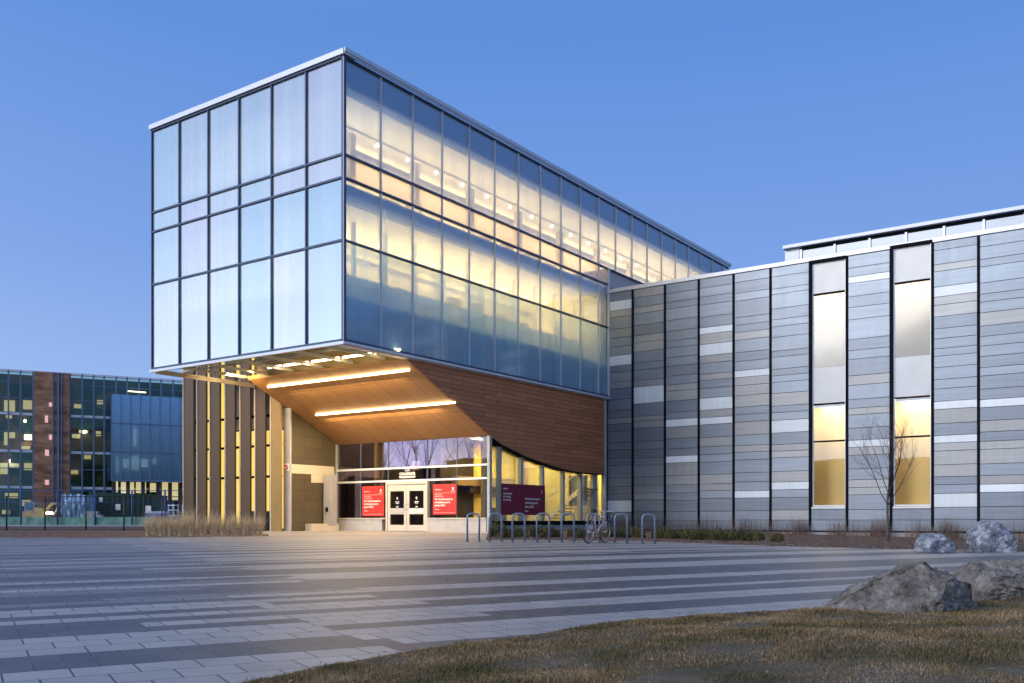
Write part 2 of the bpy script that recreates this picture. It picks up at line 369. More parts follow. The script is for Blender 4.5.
for r in range(-50, nrow):
    d = r*ROW
    # random fallback segments: bands two or three rows deep that jog by a row at their ends
    segs = []; s = -50
    key = r//3 if (r//9) % 2 else r//2
    q = random.Random(key*13+5)
    while s < 70:
        L = q.uniform(7, 22); segs.append((s, s+L, q.random() < .60)); s += L
    if d > 10.5:
        q = random.Random(r//2*7+1); segs = []; s = -50
        while s < 70:
            L = q.uniform(9, 24); ph_ = q.choice((0, 0, 0, 1, 4)); segs.append((s, s+L, ((r+ph_) % 5 not in (0, 1)) if d < 24 else ((r+ph_) % 5 != 0))); s += L
    cut = sorted(set([x for a, b, _ in segs for x in (a, b)]))
    def col(s, dd=d):
        split = 2.6 + .9*math.sin(r*1.7) + (d-6)*.05
        sp_edge = 22 + (r % 4)*1.3
        dm = dd + ROW/2
        if s < split: c = isL_left(dm, s)
        elif s < sp_edge: c = isL_mid(dm, s)
        else: c = None
        if c is None:
            for a, b, l in segs:
                if a <= s < b: return l
            return True
        return c
    step = .69
    s = -50 + (r % 2)*.345/2
    while s < 70:
        e = s+step*2
        y0 = d; y1 = d+ROW
        P = [(s, y0), (e, y0), (e, y1), (s, y1)]
        wpt = [(x*RX - y*RY, x*RY + y*RX) for x, y in P]
        cxm = sum(p[0] for p in wpt)/4; cym = sum(p[1] for p in wpt)/4
        if -45 < cxm < 45 and -12 < cym < 54:
            mb.face([(x, y, G(x, y)) for x, y in wpt], (2 if ((s+e)/2 < 3.4+.5*math.sin(r*2.3)+(d-9)*.06 and d > 9.6 and r % 4 != 2) else 0) if col((s+e)/2) else 1)
        s = e
struct(mb, 'plaza', ['paver_light', 'paver_dark', 'paver_mid'])

# ------------------------------------------------------------------ raised areas: mulch beds and lawn
M['grit'] = mat('leaf litter', (.16, .11, .07), .9, 0, .4, 9)
mb = MB(); rr = random.Random(77)
for k in range(420):
    x = rr.uniform(-9, 12); y = rr.uniform(5, 28); s_ = rr.uniform(.008, .025); a = rr.uniform(0, 6.28); c, s = math.cos(a)*s_, math.sin(a)*s_; z = G(x, y)+.006
    mb.face([(x-c, y-s, z), (x+s*.5, y-c*.5, z+.004), (x+c, y+s, z+.003), (x-s*.5, y+c*.5, z+.007)])
tag(mb.build('leaf_litter', 'grit'), 'small brown leaf scraps scattered thinly over the paved plaza', 'leaf litter', kind='stuff')
def mulchmat():
    m = mat('bark mulch', (.10, .06, .045), .95)
    nt = m.node_tree; p = nt.nodes['Principled BSDF']; c = N(nt, 'ShaderNodeTexCoord').outputs['Object']
    v = N(nt, 'ShaderNodeTexVoronoi'); v.inputs['Scale'].default_value = 16; nt.links.new(c, v.inputs['Vector'])
    sp_ = N(nt, 'ShaderNodeSeparateColor'); nt.links.new(v.outputs['Color'], sp_.inputs[0])
    nt.links.new(ramp_(nt, sp_.outputs[0], [(0, (.05, .032, .026)), (.45, (.13, .075, .052)), (.8, (.21, .13, .09)), (1, (.33, .25, .19))]), p.inputs['Base Color'])
    bp = N(nt, 'ShaderNodeBump'); bp.inputs['Strength'].default_value = 1; bp.inputs['Distance'].default_value = .06
    nt.links.new(v.outputs['Distance'], bp.inputs['Height']); nt.links.new(bp.outputs[0], p.inputs['Normal']); return m
M['mulch'] = mulchmat()
M['chips'] = bladesmat('bark chips', [(0, (.05, .03, .025)), (.5, (.16, .09, .065)), (1, (.36, .26, .2))]) if 'bladesmat' in globals() else M['mulch']
def bed(name, front, back, nx, ny, h0, h1, m, rough=.02):
    """sheet between two polylines of equal length; h0/h1 height above ground at front/back"""
    def lerp_line(L, t):
        t *= len(L)-1; i = min(int(t), len(L)-2); f = t-i; return L[i]*(1-f)+L[i+1]*f
    mb = MB(); rowsv = []
    for j in range(ny+1):
        r_ = []
        for i in range(nx+1):
            a = lerp_line(front, i/nx); b = lerp_line(back, i/nx); t = j/ny
            p = a.lerp(b, t); h = h0 + (h1-h0)*t
            if j == 0: h = -.03
            h += rough*noise.noise(Vector((p.x*2.2, p.y*2.2, 3)))*(0 if j == 0 else 1)
            r_.append((p.x, p.y, G(p.x, p.y)+h))
        rowsv.append(r_)
    n0 = 0
    for r_ in rowsv: mb.v += r_
    for j in range(ny):
        for i in range(nx):
            a = j*(nx+1)+i; mb.f.append((a, a+1, a+nx+2, a+nx+1)); mb.m.append(0); mb.s.append(True)
    return struct(mb, name, m)
AW = 19.63
front = [on_ground(x, y) for x, y in ((486, 540), (560, 540.3), (640, 541.3), (700, 543.5), (800, 547), (910, 549.5), (1024, 551.5), (1180, 556), (1400, 565))]
back = [Vector(B(a, .5, 0)) for a in (9.6, 13.5, 18.0)] + [Vector(B(AW+.3, b_on(AW, x), 0)) for x in (670, 790, 910, 1024, 1180, 1400)]
for b in back: b.z = 0
bed('mulch_bed', [Vector((p.x, p.y, 0)) for p in front], back, 160, 40, .05, .07, 'mulch', .06)
front2 = [Vector((-70, 31, 0)), on_ground(-60, 539), on_ground(0, 538.2), on_ground(80, 538), on_ground(150, 537.6), on_ground(270, 536)]
back2 = [Vector((-75, 55, 0)), Vector((-40, 56, 0)), Vector((-30, 56, 0)), Vector((-25, 56, 0)), Vector((-20, 56, 0)), Vector((-12.5, 43.8, 0))]
for p in front2: p.z = 0
bed('mulch_strip', front2, back2, 100, 16, .05, .06, 'mulch', .05)
mb = MB(); 
for i in range(12):
    x0, x1 = -95+i*8, -87+i*8
    mb.face([(x0, 56, G(x0, 56)+.09), (x1, 56, G(x1, 56)+.09), (x1, 66, .56), (x0, 66, .56)])
struct(mb, 'sidewalk', 'concrete')

lawn_edge = [(200, 700), (270, 684), (350, 665), (420, 653), (500, 643), (600, 626.5), (660, 621), (720, 616), (830, 610.5), (900, 606), (1024, 602), (1200, 596), (1500, 590)]
LE = [on_ground(x, y) for x, y in lawn_edge]
LE = [Vector((-3.2, 1.8, 0))] + LE
for p in LE: p.z = 0
LB = [Vector((-3 + i*26/(len(LE)-1), -6, 0)) for i in range(len(LE))]
def lawn_h(t): return .02+.10*smooth(t*6)
def lawnmat():
    m = mat('winter lawn', (.1, .08, .04), .95); nt = m.node_tree; p = nt.nodes['Principled BSDF']; c = N(nt, 'ShaderNodeTexCoord').outputs['Object']
    n1 = N(nt, 'ShaderNodeTexNoise'); n1.inputs['Scale'].default_value = 1.6; n1.inputs['Detail'].default_value = 8; n1.inputs['Roughness'].default_value = .7; nt.links.new(c, n1.inputs['Vector'])
    nt.links.new(ramp_(nt, n1.outputs[0], [(.3, (.07, .07, .03)), (.5, (.16, .12, .07)), (.7, (.24, .20, .15))]), p.inputs['Base Color'])
    n2 = N(nt, 'ShaderNodeTexNoise'); n2.inputs['Scale'].default_value = 45; n2.inputs['Detail'].default_value = 5; nt.links.new(c, n2.inputs['Vector'])
    bp = N(nt, 'ShaderNodeBump'); bp.inputs['Strength'].default_value = 1; bp.inputs['Distance'].default_value = .05; nt.links.new(n2.outputs[0], bp.inputs['Height']); nt.links.new(bp.outputs[0], p.inputs['Normal'])
    return m
M['lawn'] = lawnmat()
def lawn_pt(u_, t):
    u_ *= len(LE)-1; i = min(int(u_), len(LE)-2); f = u_-i
    a = LE[i].lerp(LE[i+1], f); b = LB[i].lerp(LB[i+1], f); p = a.lerp(b, t)
    h = lawn_h(t) + .035*noise.noise(Vector((p.x*1.3, p.y*1.3, 0)))*(1 if t > .01 else 0)
    # bank edge wobble
    return Vector((p.x, p.y, G(p.x, p.y) + (h if t > 0 else -.02)))
mb = MB(); nx, ny = 180, 60
for j in range(ny+1):
    for i in range(nx+1): mb.v.append(tuple(lawn_pt(i/nx, (j/ny)**2)))
for j in range(ny):
    for i in range(nx):
        a = j*(nx+1)+i; mb.f.append((a, a+nx+1, a+nx+2, a+1)); mb.m.append(0); mb.s.append(True)
struct(mb, 'lawn', 'lawn')

def bladesmat(name, stops):
    m = bpy.data.materials.new(name); m.use_nodes = True; nt = m.node_tree; p = nt.nodes['Principled BSDF']
    gi = N(nt, 'ShaderNodeNewGeometry'); c = N(nt, 'ShaderNodeTexCoord').outputs['Object']
    n1 = N(nt, 'ShaderNodeTexNoise'); n1.inputs['Scale'].default_value = 1.7; n1.inputs['Detail'].default_value = 5; nt.links.new(c, n1.inputs['Vector'])
    f = math_(nt, 'ADD', math_(nt, 'MULTIPLY', gi.outputs['Random Per Island'], .5), math_(nt, 'SUBTRACT', math_(nt, 'MULTIPLY', n1.outputs[0], 1.7), .6), True)
    nt.links.new(ramp_(nt, f, stops), p.inputs['Base Color']); p.inputs['Roughness'].default_value = .7; p.inputs['Specular IOR Level'].default_value = .2
    return m
M['blades'] = bladesmat('grass blades', [(0, (.05, .065, .02)), (.25, (.11, .10, .035)), (.45, (.24, .16, .07)), (.75, (.36, .25, .13)), (1, (.52, .40, .25))])
M['straw'] = bladesmat('straw', [(0, (.42, .31, .16)), (.5, (.70, .54, .32)), (1, (.80, .70, .48))])
M['stalk'] = bladesmat('dry stalks', [(0, (.10, .065, .055)), (.5, (.18, .12, .10)), (1, (.28, .2, .16))])
def blades_mesh(name, roots, lens, wid, lean, m, parent=None, org=None, seed=0):
    rg = np.random.default_rng(seed); n = len(roots); roots = np.asarray(roots, dtype=np.float64); lens = np.asarray(lens)
    th = rg.uniform(0, 2*np.pi, n); ph = rg.uniform(0, 2*np.pi, n); le = rg.uniform(0, 1, n)*lean
    sd_ = np.stack([np.cos(th), np.sin(th), np.zeros(n)], 1)*np.asarray(wid).reshape(-1, 1)/2
    dr = np.stack([np.cos(ph), np.sin(ph), np.zeros(n)], 1)
    mid = roots + dr*(lens*le*.25)[:, None] + np.stack([0*lens, 0*lens, lens*.55], 1)
    tip = roots + dr*(lens*le)[:, None] + np.stack([0*lens, 0*lens, lens*np.sqrt(np.clip(1-(le*.8)**2, .1, 1))], 1)
    v = np.stack([roots-sd_, roots+sd_, mid+sd_*.7, mid-sd_*.7, tip], 1).reshape(-1, 3)
    o0 = np.array(org if org is not None else (0, 0, 0)); v = v-o0
    b = np.arange(n)*5
    me = bpy.data.meshes.new(name)
    me.vertices.add(n*5); me.vertices.foreach_set('co', v.ravel())
    loops = np.stack([b, b+1, b+2, b+3, b+3, b+2, b+4], 1).ravel()
    me.loops.add(len(loops)); me.loops.foreach_set('vertex_index', loops.astype(np.int32))
    ls = np.stack([np.arange(n)*7, np.arange(n)*7+4], 1).ravel(); lt = np.tile([4, 3], n)
    me.polygons.add(2*n); me.polygons.foreach_set('loop_start', ls.astype(np.int32)); me.polygons.foreach_set('loop_total', lt.astype(np.int32))
    me.update(calc_edges=True); me.validate(); me.materials.append(M[m] if isinstance(m, str) else m)
    o = bpy.data.objects.new(name, me); COL.objects.link(o); o.location = org if (org is not None and parent is None) else (0, 0, 0)
    if parent: o.parent = parent
    return o
rr = random.Random(3); roots = []; lens = []; wid = []
while len(roots) < 165000:
    u_ = rr.uniform(.02, .99); t = rr.random()**1.3
    p = lawn_pt(u_, t)
    if p.y < 3.2 or p.y > 13 or abs(p.x/p.y) > .62: continue
    dens = noise.noise(Vector((p.x*2, p.y*2, 7)))
    if rr.random() > .85+dens*.9: continue
    roots.append(p - Vector((0, 0, .006))); L = rr.uniform(.012, .034)*(1+dens*.9); lens.append(L); wid.append(rr.uniform(.003, .0058)*(p.y/5.5))
for _ in range(260):
    p = lawn_pt(rr.uniform(.03, .97), rr.random()**1.4*.8)
    if p.y < 3.4 or p.y > 12: continue
    for k in range(26):
        roots.append(Vector((p.x+rr.gauss(0, .02), p.y+rr.gauss(0, .02), p.z-.004))); lens.append(rr.uniform(.03, .075)); wid.append(.0032*p.y/5.5)
tag(blades_mesh('lawn_grass', [tuple(p) for p in roots], lens, wid, 2.0, 'blades', seed=5), 'short brown and green winter grass over the foreground lawn', 'grass', kind='stuff')

# fallen leaves on lawn and along bed edge
M['leaf'] = mat('dry leaf', (.30, .2, .11), .8, 0, .4, 9)
mb = MB()
for k in range(260):
    p = lawn_pt(rr.uniform(.03, .95), rr.random()**1.5*.6)
    s_ = rr.uniform(.012, .03); a = rr.uniform(0, 6.28); z = p.z+.03
    c, s = math.cos(a)*s_, math.sin(a)*s_
    mb.face([(p.x-c, p.y-s, z), (p.x+s*.5, p.y-c*.5, z+.008), (p.x+c, p.y+s, z), (p.x-s*.5, p.y+c*.5, z+.01)])
tag(mb.build('fallen_leaves', 'leaf'), 'pale dry leaves scattered over the foreground lawn', 'leaves', kind='stuff')

# ================================================================== GLASS BUILDING
bl = thing('glass_building', B(0, 0, .25), 'cantilevered glass box building with glowing windows over a wood lined entrance', 'building')
ZT, Z1, Z2, Z3, ZB, ZU = 17.91, 14.32, 13.47, 11.17, 7.49, 7.33
LB_, AE, AJ = 11.68, 36.0, 19.63     # left face width, far end, junction with the wing
bm = [0, 2.0] + [2.0 + 1.845*k for k in range(1, 19)]
bm = [x for x in bm if x < AE-.5] + [AE]
# --- left curtain wall
m = MB()
bw = LB_/6
for i in range(6):
    for (z0, z1) in ((Z1, ZT), (Z2, Z1), (Z3, Z2), (ZB, Z3)):
        m.bbox(.02, .045, LB_-bw*(i+1)+.04, LB_-bw*i-.04, z0+.04, z1-.04)
lc = sub_empty('curtain_wall', bl, 'pale blue white fritted glass face looking left'); m.build('panes', 'glass_left', lc)
m = MB()
for i in range(7):
    b = bw*i; m.bbox(-.05, .05, b-.03 if i else 0, b+.03 if i < 6 else LB_, ZB, ZT)
m.build('mullions', 'mullion_dark', lc)
m = MB()
for z in (Z1, Z2, Z3): m.bbox(-.045, .06, .05, LB_-.05, z-.038, z+.038)
m.bbox(-.06, .06, .05, LB_-.05, ZT-.06, ZT+.02); m.bbox(-.06, .06, .05, LB_-.05, ZB-.04, ZB+.05)
m.build('transoms', 'mullion_dark', lc)
# --- right curtain wall
m = MB(); m_sp = MB(); m_lo = MB()
for i in range(len(bm)-1):
    a0, a1 = bm[i], bm[i+1]
    full = a0 < AJ-.1
    for (z0, z1) in ((Z1, ZT), (Z2, Z1), (Z3, Z2), (ZB, Z3)):
        if not full and z0 < Z1-.1: continue
        e = min(a1, AJ) if z0 < Z1-.1 else a1
        (m_sp if z0 == Z2 else m_lo if z0 == ZB else m).bbox(a0+.03, e-.03, .02, .045, z0+.03, z1-.03)
rc = sub_empty('curtain_wall', bl, 'clear glass face glowing warm inside, looking right'); m.build('panes', 'glass_right', rc); m_sp.build('panes', 'glass_milky', rc); m_lo.build('panes', 'glass_lower', rc)
m = MB()
for i, a in enumerate(bm):
    z0 = ZB if a < AJ else Z1
    m.bbox(a-.024, a+.024, -.04, .05, z0, ZT)
m.bbox(AJ-.07, AJ, -.12, .05, ZB, Z1)
m.build('mullions', 'mullion_light', rc)
m = MB(); m.bbox(-.02, .09, -.075, .07, ZB, ZT)   # dark corner post
for z in (Z2, Z3): m.bbox(.1, AJ-.07, -.05, .06, z-.04, z+.04)
m.bbox(.1, AE, -.05, .06, Z1-.04, Z1+.04)
m.bbox(.1, AE, -.055, .06, ZT-.05, ZT+.02); m.bbox(.1, AJ-.07, -.055, .06, ZB-.05, ZB+.05)
m.build('transoms', 'mullion_dark', rc)
# --- roof edge and bottom trim
m = MB(); m.bbox(-.13, -.09, -.13, LB_+.05, ZT+.02, ZT+.22); m.bbox(-.09, .5, -.13, LB_+.05, ZT+.02, ZT+.20)
t = m.build('roof_trim', 'white_trim', bl)
m = MB(); m.bbox(-.09, AE+.1, -.20, -.16, ZT+.10, ZT+.25); m.bbox(-.09, AE+.1, -.16, -.10, ZT+.02, ZT+.22)
m.build('gutter', 'mullion_light', bl)
m = MB(); m.bbox(.3, AE, .2, LB_, 16.75, 17.97); m.build('roof', 'spandrel', bl)
m = MB(); m.bbox(-.12, -.02, -.14, LB_+.02, ZU, ZB-.05); m.bbox(-.02, AJ, -.16, -.04, ZU+.02, ZB-.055)
m.build('bottom_trim', 'white_trim', bl)
m = MB(); m.bbox(-.06, AJ-.05, -.02, .30, ZU-.02, ZB-.06); m.build('edge_channel', 'mullion_light', bl)
# --- floors, ceilings inside
m = MB()
m.bbox(.2, AE, .22, LB_, 12.75, 13.38)
m.bbox(.2, 6.1, .5, LB_-.02, 9.1, 9.35); m.bbox(6.1, AJ, .5, LB_-.02, 8.55, 9.35)
m.bbox(AJ+.06, AE, .06, LB_, 13.4, 14.37)
m.build('floor_slab', 'slab', bl)
m = MB(); m.bbox(.35, AE-.1, .30, LB_-.1, 16.70, 16.742); m.bbox(.35, AE-.1, .34, LB_-.1, 12.70, 12.742); m.build('ceiling', 'ceiling', bl)
m = MB(); m.bbox(.14, AJ-.1, .14, .20, ZB-.02, 9.2); m.bbox(.14, .20, .2, LB_-.1, ZB-.02, 9.38); m.build('back_panel', 'teal', bl)
m = MB()
m.bbox(2.5, AE-.2, 7.6, 7.75, 9.35, 12.7); m.bbox(2.5, AE-.2, 7.6, 7.75, 13.38, 16.7); m.bbox(2.4, 2.5, 3.5, LB_-.2, 9.35, 12.7)
m.bbox(AE-.1, AE, 0.1, LB_, 13.4, 16.7); m.bbox(AJ-.1, AJ, 0.4, LB_, 9.35, 12.7); m.bbox(.2, 6.1, LB_-.09, LB_, 9.1, 17.9); m.bbox(6.1, AE, LB_-.09, LB_, 7.4, 17.9)
m.build('interior_wall', 'inner_wall', bl)
m = MB(); m.bbox(1.6, AJ-.2, 1.5, 1.62, 9.35, 10.5); m.build('half_wall', 'parapet', bl)
m = MB()
for k, a in enumerate(bm[1:11]): 
    m.bbox(a+.25, a+.40, 1.7, 1.85, 9.35, 12.7)
for a in range(3, 35, 4): m.bbox(a, a+.3, 2.6, 2.9, 13.38, 16.7)
m.build('column', 'inner_wall', bl)
m = MB()
for b in (2.2, 4.6): m.bbox(1, 34, b, b+.12, 16.60, 16.70)
m.build('ceiling_beam', 'ceiling', bl)
m = MB(); m.tube([B(1, 3.1, 16.15), B(33, 3.1, 16.15)], .2, 10); m.tube([B(1, 4.4, 12.2), B(19, 4.4, 12.2)], .16, 10); m.build('duct', 'slab', bl)
m = MB()
for b, z in ((2.2, 10.1), (4.1, 10.4), (6.2, 9.9), (8.0, 10.3), (10.2, 9.8)): m.tube([B(2.0, b, z), B(2.0, b, z+1.7)], .07, 6)
for b in (3.1, 7.2): m.tube([B(2.3, b, 11.3), B(2.3, b+1.2, 11.3)], .06, 6)
m.build('pendant_tube', 'bulb', bl)
m = MB(); q = random.Random(8)
for k in range(10):
    a = 2.3+1.845*k; m.bbox(a, a+q.uniform(.5, 1.3), 3.5, 3.9, 13.38, 13.38+q.uniform(1.2, 2.2)); m.bbox(a+.2, a+q.uniform(.7, 1.4), 2.9, 3.2, 9.35, 9.35+q.uniform(1.3, 2.1))
m.build('bookcase', 'half_tone', bl)
# lamps: pendants, one per bay on each floor
m = MB()
def bulb(mb, a, b, z, r=.05):
    p = Vector(B(a, b, z)); mb.tube([p+Vector((0, 0, -r*1.2)), p+Vector((0, 0, -r*.5)), p+Vector((0, 0, r*.5)), p+Vector((0, 0, r*1.2))], [r*.4, r, r, r*.4], 8)
for k in range(13): bulb(m, 3.2+1.845*k, 1.3, 15.95, .075)
for k in range(5): bulb(m, .9, 2+2*k, 15.9, .05)
for k in range(9): bulb(m, 2.8+1.845*k, 2.6, 12.45, .045)
m.build('downlights', 'bulb', bl)
WARM = (1, .75, .32)
for (a0, L, z) in ((11, 17, 14.4), (27.5, 15, 14.5), (5.5, 9, 9.6), (14.5, 9, 9.6)):
    arealight(B(a0, 4.2, z), (0, 0, 1), L, 4, 2500*L/20 if z > 12 else 1450*L/9, (1, .76, .43) if z > 12 else (1, .76, .34), bl)
arealight(B(12.0, .45, 12.2), tuple(V-Vector((0, 0, .75))), 14, .3, 420, (1, .80, .50), bl)  # added light without a fixture, turned inward to brighten the half wall
for (b, z, p) in ((6, 14.5, 620), (6, 9.6, 420)):
    arealight(B(1.3, b, z), (0, 0, 1), 1.6, 8, p, (1, .9, .8), bl)
# --- underside of the cantilever: open framing, tubes, amber wood soffit
m = MB(); m.bbox(.05, 6.0, .4, LB_-.05, 9.05, 9.09); m.build('upper_soffit', 'soffit_gold', bl)
m = MB()
for b in (1.2, 3.0, 4.8, 6.6, 8.3, 9.9, LB_-.08): m.bbox(.1, 3.55 if b < 9.6 else 6.0, b-.035, b+.035, ZU+.05, ZU+.17)
m.bbox(1.4, 1.48, .3, LB_-.1, ZU+.18, ZU+.26)
m.build('soffit_frame', 'pale_panel', bl)
m = MB(); m.bbox(.14, 6.2, LB_-.05, LB_+.02, ZU-.02, ZB); m.build('side_trim', 'pale_panel', bl)
SA0, SA1, SB = 3.6, 9.04, 9.55
zs = lambda a: 7.30 + (4.66-7.30)*(a-SA0)/(SA1-SA0)
m = MB()
for k in range(1): m.prism([(SA0, zs(SA0)), (SA1+.02, zs(SA1+.02)), (SA1+.02, zs(SA1)+.3), (SA0, zs(SA0)+.16)], .14, SB+.12, B)
m.build('wood_soffit', 'soffit_wood', bl)
m = MB(); m.bbox(SA0-.05, SA0+.02, .3, 9.0, ZU+.02, 9.05); m.build('soffit_edge', 'soffit_gold', bl)
# strip lights
def strip(p0, p1, r, mname, power, parent=bl, dirn=(0, 0, -1)):
    q = MB(); q.tube([p0, p1], r, 8); o = q.build('strip_light', mname, parent); return o
def sofpt(a, b, off=.06):
    n = Vector((zs(1)-zs(0), 0, 1)); return B(a, b, zs(a)-off)
a1 = 4.15; strip(sofpt(a1, b_on(a1, 268)), sofpt(a1, b_on(a1, 409)), .05, 'ltube', 0)
a2 = 6.45; strip(sofpt(a2, b_on(a2, 316)), sofpt(a2, b_on(a2, 455)), .045, 'ltube', 0)
for x0, x1 in ((268, 281), (284, 308), (312, 339), (343, 371), (375, 400)):
    strip(B(2.9, b_on(2.9, x0), ZU+.22), B(2.9, b_on(2.9, x1), ZU+.22), .05, 'ltube', 0)
strip(B(.9, 1.0, ZU+.3), B(.9, 2.4, ZU+.3), .035, 'ltube_soft', 0)
for a_, b0, p, dr in ((4.35, 4.6, 470, 0), (6.6, 4.6, 480, .1), (2.6, 5, 200, 0)):
    arealight(B(a_, b0, (zs(a_)-.14) if a_ > 3.6 else ZU+.1), tuple(Vector((U.x*dr, U.y*dr, -1))), .2, 7.0, p, (1, .72, .38), bl)
arealight(B(2.6, 9.6, ZU+.0), tuple(U*.9+V*.5-Vector((0, 0, .7))), 1.5, .4, 110, (1, .68, .32), bl)  # added light without a tube of its own, warms the fins
# --- wood fascia with curved lower edge on the right side
pts = [(408, 361.5), (490, 437.5), (500.5, 444.5), (523.8, 456), (544.3, 463.5), (562, 469.3), (581, 472.5), (603.5, 474)]
low = []
for x, y in pts:
    a = a_on(.1, x); low.append((a, z_at(B(a, .1, 0), y)))
low[0] = (SA0, 7.30); low[1] = (SA1, 4.66)
AF = AJ-.3
low = [(a, z) for a, z in low if a < AF] + [(AF, low[-1][1])]
m = MB()
poly = low + [(AF, ZU+.0), (SA0, ZU+.0)]
for i in range(len(low)-1):
    (a0, z0), (a1_, z1) = low[i], low[i+1]
    m.prism([(a0, z0), (a1_, z1), (a1_, ZU), (a0, ZU)] if z0 < ZU-.05 else [(a0, ZU-.02), (a1_, z1), (a1_, ZU)], .06, .22, B)
m.build('wood_fascia', 'fascia_wood', bl)
m = MB()
for i in range(1, len(low)-1):
    (a0, z0), (a1_, z1) = low[i], low[i+1]
    m.prism([(a0, z0-.045), (a1_, z1-.045), (a1_, z1-.003), (a0, z0-.003)], .03, .55, B)
m.build('fascia_lip', 'black', bl)
m = MB(); m.bbox(AF, AF+.12, -.02, .25, .35, ZU); m.bbox(AF+.13, AJ-.02, .06, .2, 3.3, ZU); m.build('corner_post', 'stone_grey', bl)
# --- side glazing of the lobby
gz = .86
def lowz(a):
    for i in range(len(low)-1):
        if low[i][0] <= a <= low[i+1][0]:
            f = (a-low[i][0])/(low[i+1][0]-low[i][0]); return low[i][1]*(1-f)+low[i+1][1]*f
    return low[-1][1]
m = MB(); NA = [SA1+.1+ (AF-SA1-.1)*k/20 for k in range(21)]
for i in range(20): m.prism([(NA[i], gz), (NA[i+1], gz), (NA[i+1], lowz(NA[i+1])-.05), (NA[i], lowz(NA[i])-.05)], .40, .42, B)
sg = m.build('side_glazing', 'glass_clear', bl)
m = MB()
M['mull_green'] = mat('pale green grey mullion', (.36, .40, .38), .5)
for x in (499.5, 521, 542.5, 563, 580.5):
    a = a_on(.3, x); m.bbox(a-.09, a+.09, .24, .42, gz, lowz(a)-.05)
m.bbox(SA1+.02, SA1+.34, .26, .44, .5, 4.62); a = a_on(.3, 592); m.bbox(a, a+.45, .24, .40, gz, lowz(a)-.04)
m.build('mullions', 'mull_green', sg)
m = MB(); m.bbox(SA1-.06, AF, .22, .46, .66, gz); m.build('sill', 'black', sg)
m = MB(); m.bbox(SA1-.02, AF, .26, .5, .2, .66); m.build('base_wall', 'stone_grey', bl)
# --- lobby interior
fz = .34
m = MB(); m.bbox(SA1+.05, AJ+4, .45, 16, fz-.1, fz); m.build('lobby_floor', 'floor_in', bl)
m = MB(); m.bbox(SA1+.05, AJ+4, .45, 3.35, 4.70, 4.82); m.build('lobby_ceiling', 'half_tone', bl)
m = MB(); m.bbox(10.4, 15.2, 2.95, 3.33, 2.55, 3.0); m.bbox(12.2, 12.5, 2.6, 2.9, fz, 4.7); m.bbox(15.6, 15.9, 2.6, 2.9, fz, 4.7); m.build('bulkhead', 'half_tone', bl)
m = MB(); m.bbox(12.2, AJ-1.2, 3.35, 3.5, fz, 4.7); m.bbox(AJ+.6, AJ+.75, .3, 7, fz, 4.7); m.bbox(SA1+.05, AJ+.6, 6.9, 7.05, fz, 4.7)
lw = m.build('lobby_wall', 'yellow_wall', bl)
m = MB(); m.bbox(SA1+.6, 12.2, 3.35, 3.5, fz, 4.7); m.bbox(SA1+3.5, SA1+3.62, 3.5, 16, fz, 4.7); m.bbox(SA1+.1, SA1+3.6, 9.6, 9.7, fz, 4.7); m.bbox(SA1+.05, SA1+3.6, 3.5, 9.6, 4.7, 4.82); m.build('dark_partition', 'dark_wall', bl)
m = MB()
for k in range(3): m.bbox(SA1+1.6, SA1+1.9, 4.5+k*1.9, 4.75+k*1.9, fz, 4.7)
m.build('lobby_column', 'stone_grey', bl)
M['red_sofa'] = mat('dark counter', (.04, .03, .03), .6)
m = MB(); m.bbox(13.2, 14.4, 2.9, 3.34, fz, 1.5); m.bbox(11.5, 12.3, 3.0, 3.34, 2.2, 2.6); m.build('counter', 'red_sofa', bl)
# stairs rising toward the right
m = MB()
for k in range(13):
    b1 = 3.3-.24*k; z = fz+.17*(k+1); m.bbox(17.4, 18.9, b1-.30, b1, z-.05, z)
st = m.build('stair', 'half_tone', bl)
m = MB(); 
m.prism([(3.4, fz), (3.1, fz), (.25, fz+2.05), (.25, fz+2.35)], 17.32, 17.38, lambda x, y, z: B(y, x, z)); m.build('stringer', 'pale_panel', st)
m = MB(); m.tube([B(17.35, 3.4, fz+1.0), B(17.35, .5, fz+3.0)], .03, 6); m.build('handrail', 'pale_panel', st)
m = MB(); m.bbox(19.2, 19.5, 1.2, 2.2, 1.7, 3.3); m.build('stair_panel', 'dark_wall', st)
YEL = (1, .76, .26)
m = MB()
for a in (10.6, 13.2, 15.8, 18.4): m.bbox(a-.5, a+.5, 1.4, 1.9, 4.66, 4.70)
m.build('ceiling_light', 'ltube_soft', bl)
for a in (10.6, 13.2, 15.8, 18.4): arealight(B(a, 1.65, 4.63), (0, 0, -1), 1, .9, 250, YEL, bl)
arealight(B(19.2, 5, 4.6), (0, 0, -1), 1.4, 2, 220, YEL, bl)
arealight(B(11.2, 6.5, 4.6), (0, 0, -1), 1, 3, 9, (1, .8, .6), bl)
# --- entrance glazing under the soffit
EA = SA1
zt = 4.64
bL = b_on(EA, 338)
m = MB()
bd0, bd1 = b_on(EA, 427), b_on(EA, 388.5)
zdoor = 2.75
m.bbox(EA, EA+.02, .1, bL, zdoor+.05, zt)
m.bbox(EA, EA+.02, .1, bd0-.05, 1.0, zdoor); m.bbox(EA, EA+.02, bd1+.05, bL, 1.0, zdoor)
eg = m.build('entrance_glazing', 'glass_entry', bl)
m = MB()
m.bbox(EA-.10, EA+.08, -.05, .1, .34, zt); m.bbox(EA-.1, EA+.1, bL, bL+.32, .34, zt+.05)
m.build('corner_mullion', 'mull_green', eg)
m = MB()
m.bbox(EA-.09, EA+.06, .1, bL+.4, z_at(B(EA, 0, 0), 464.5)-.04, z_at(B(EA, 0, 0), 464.5)+.05)
m.bbox(EA-.08, EA+.06, .1, bL, zdoor-.03, zdoor+.06)
m.build('transoms', 'white_trim', eg)
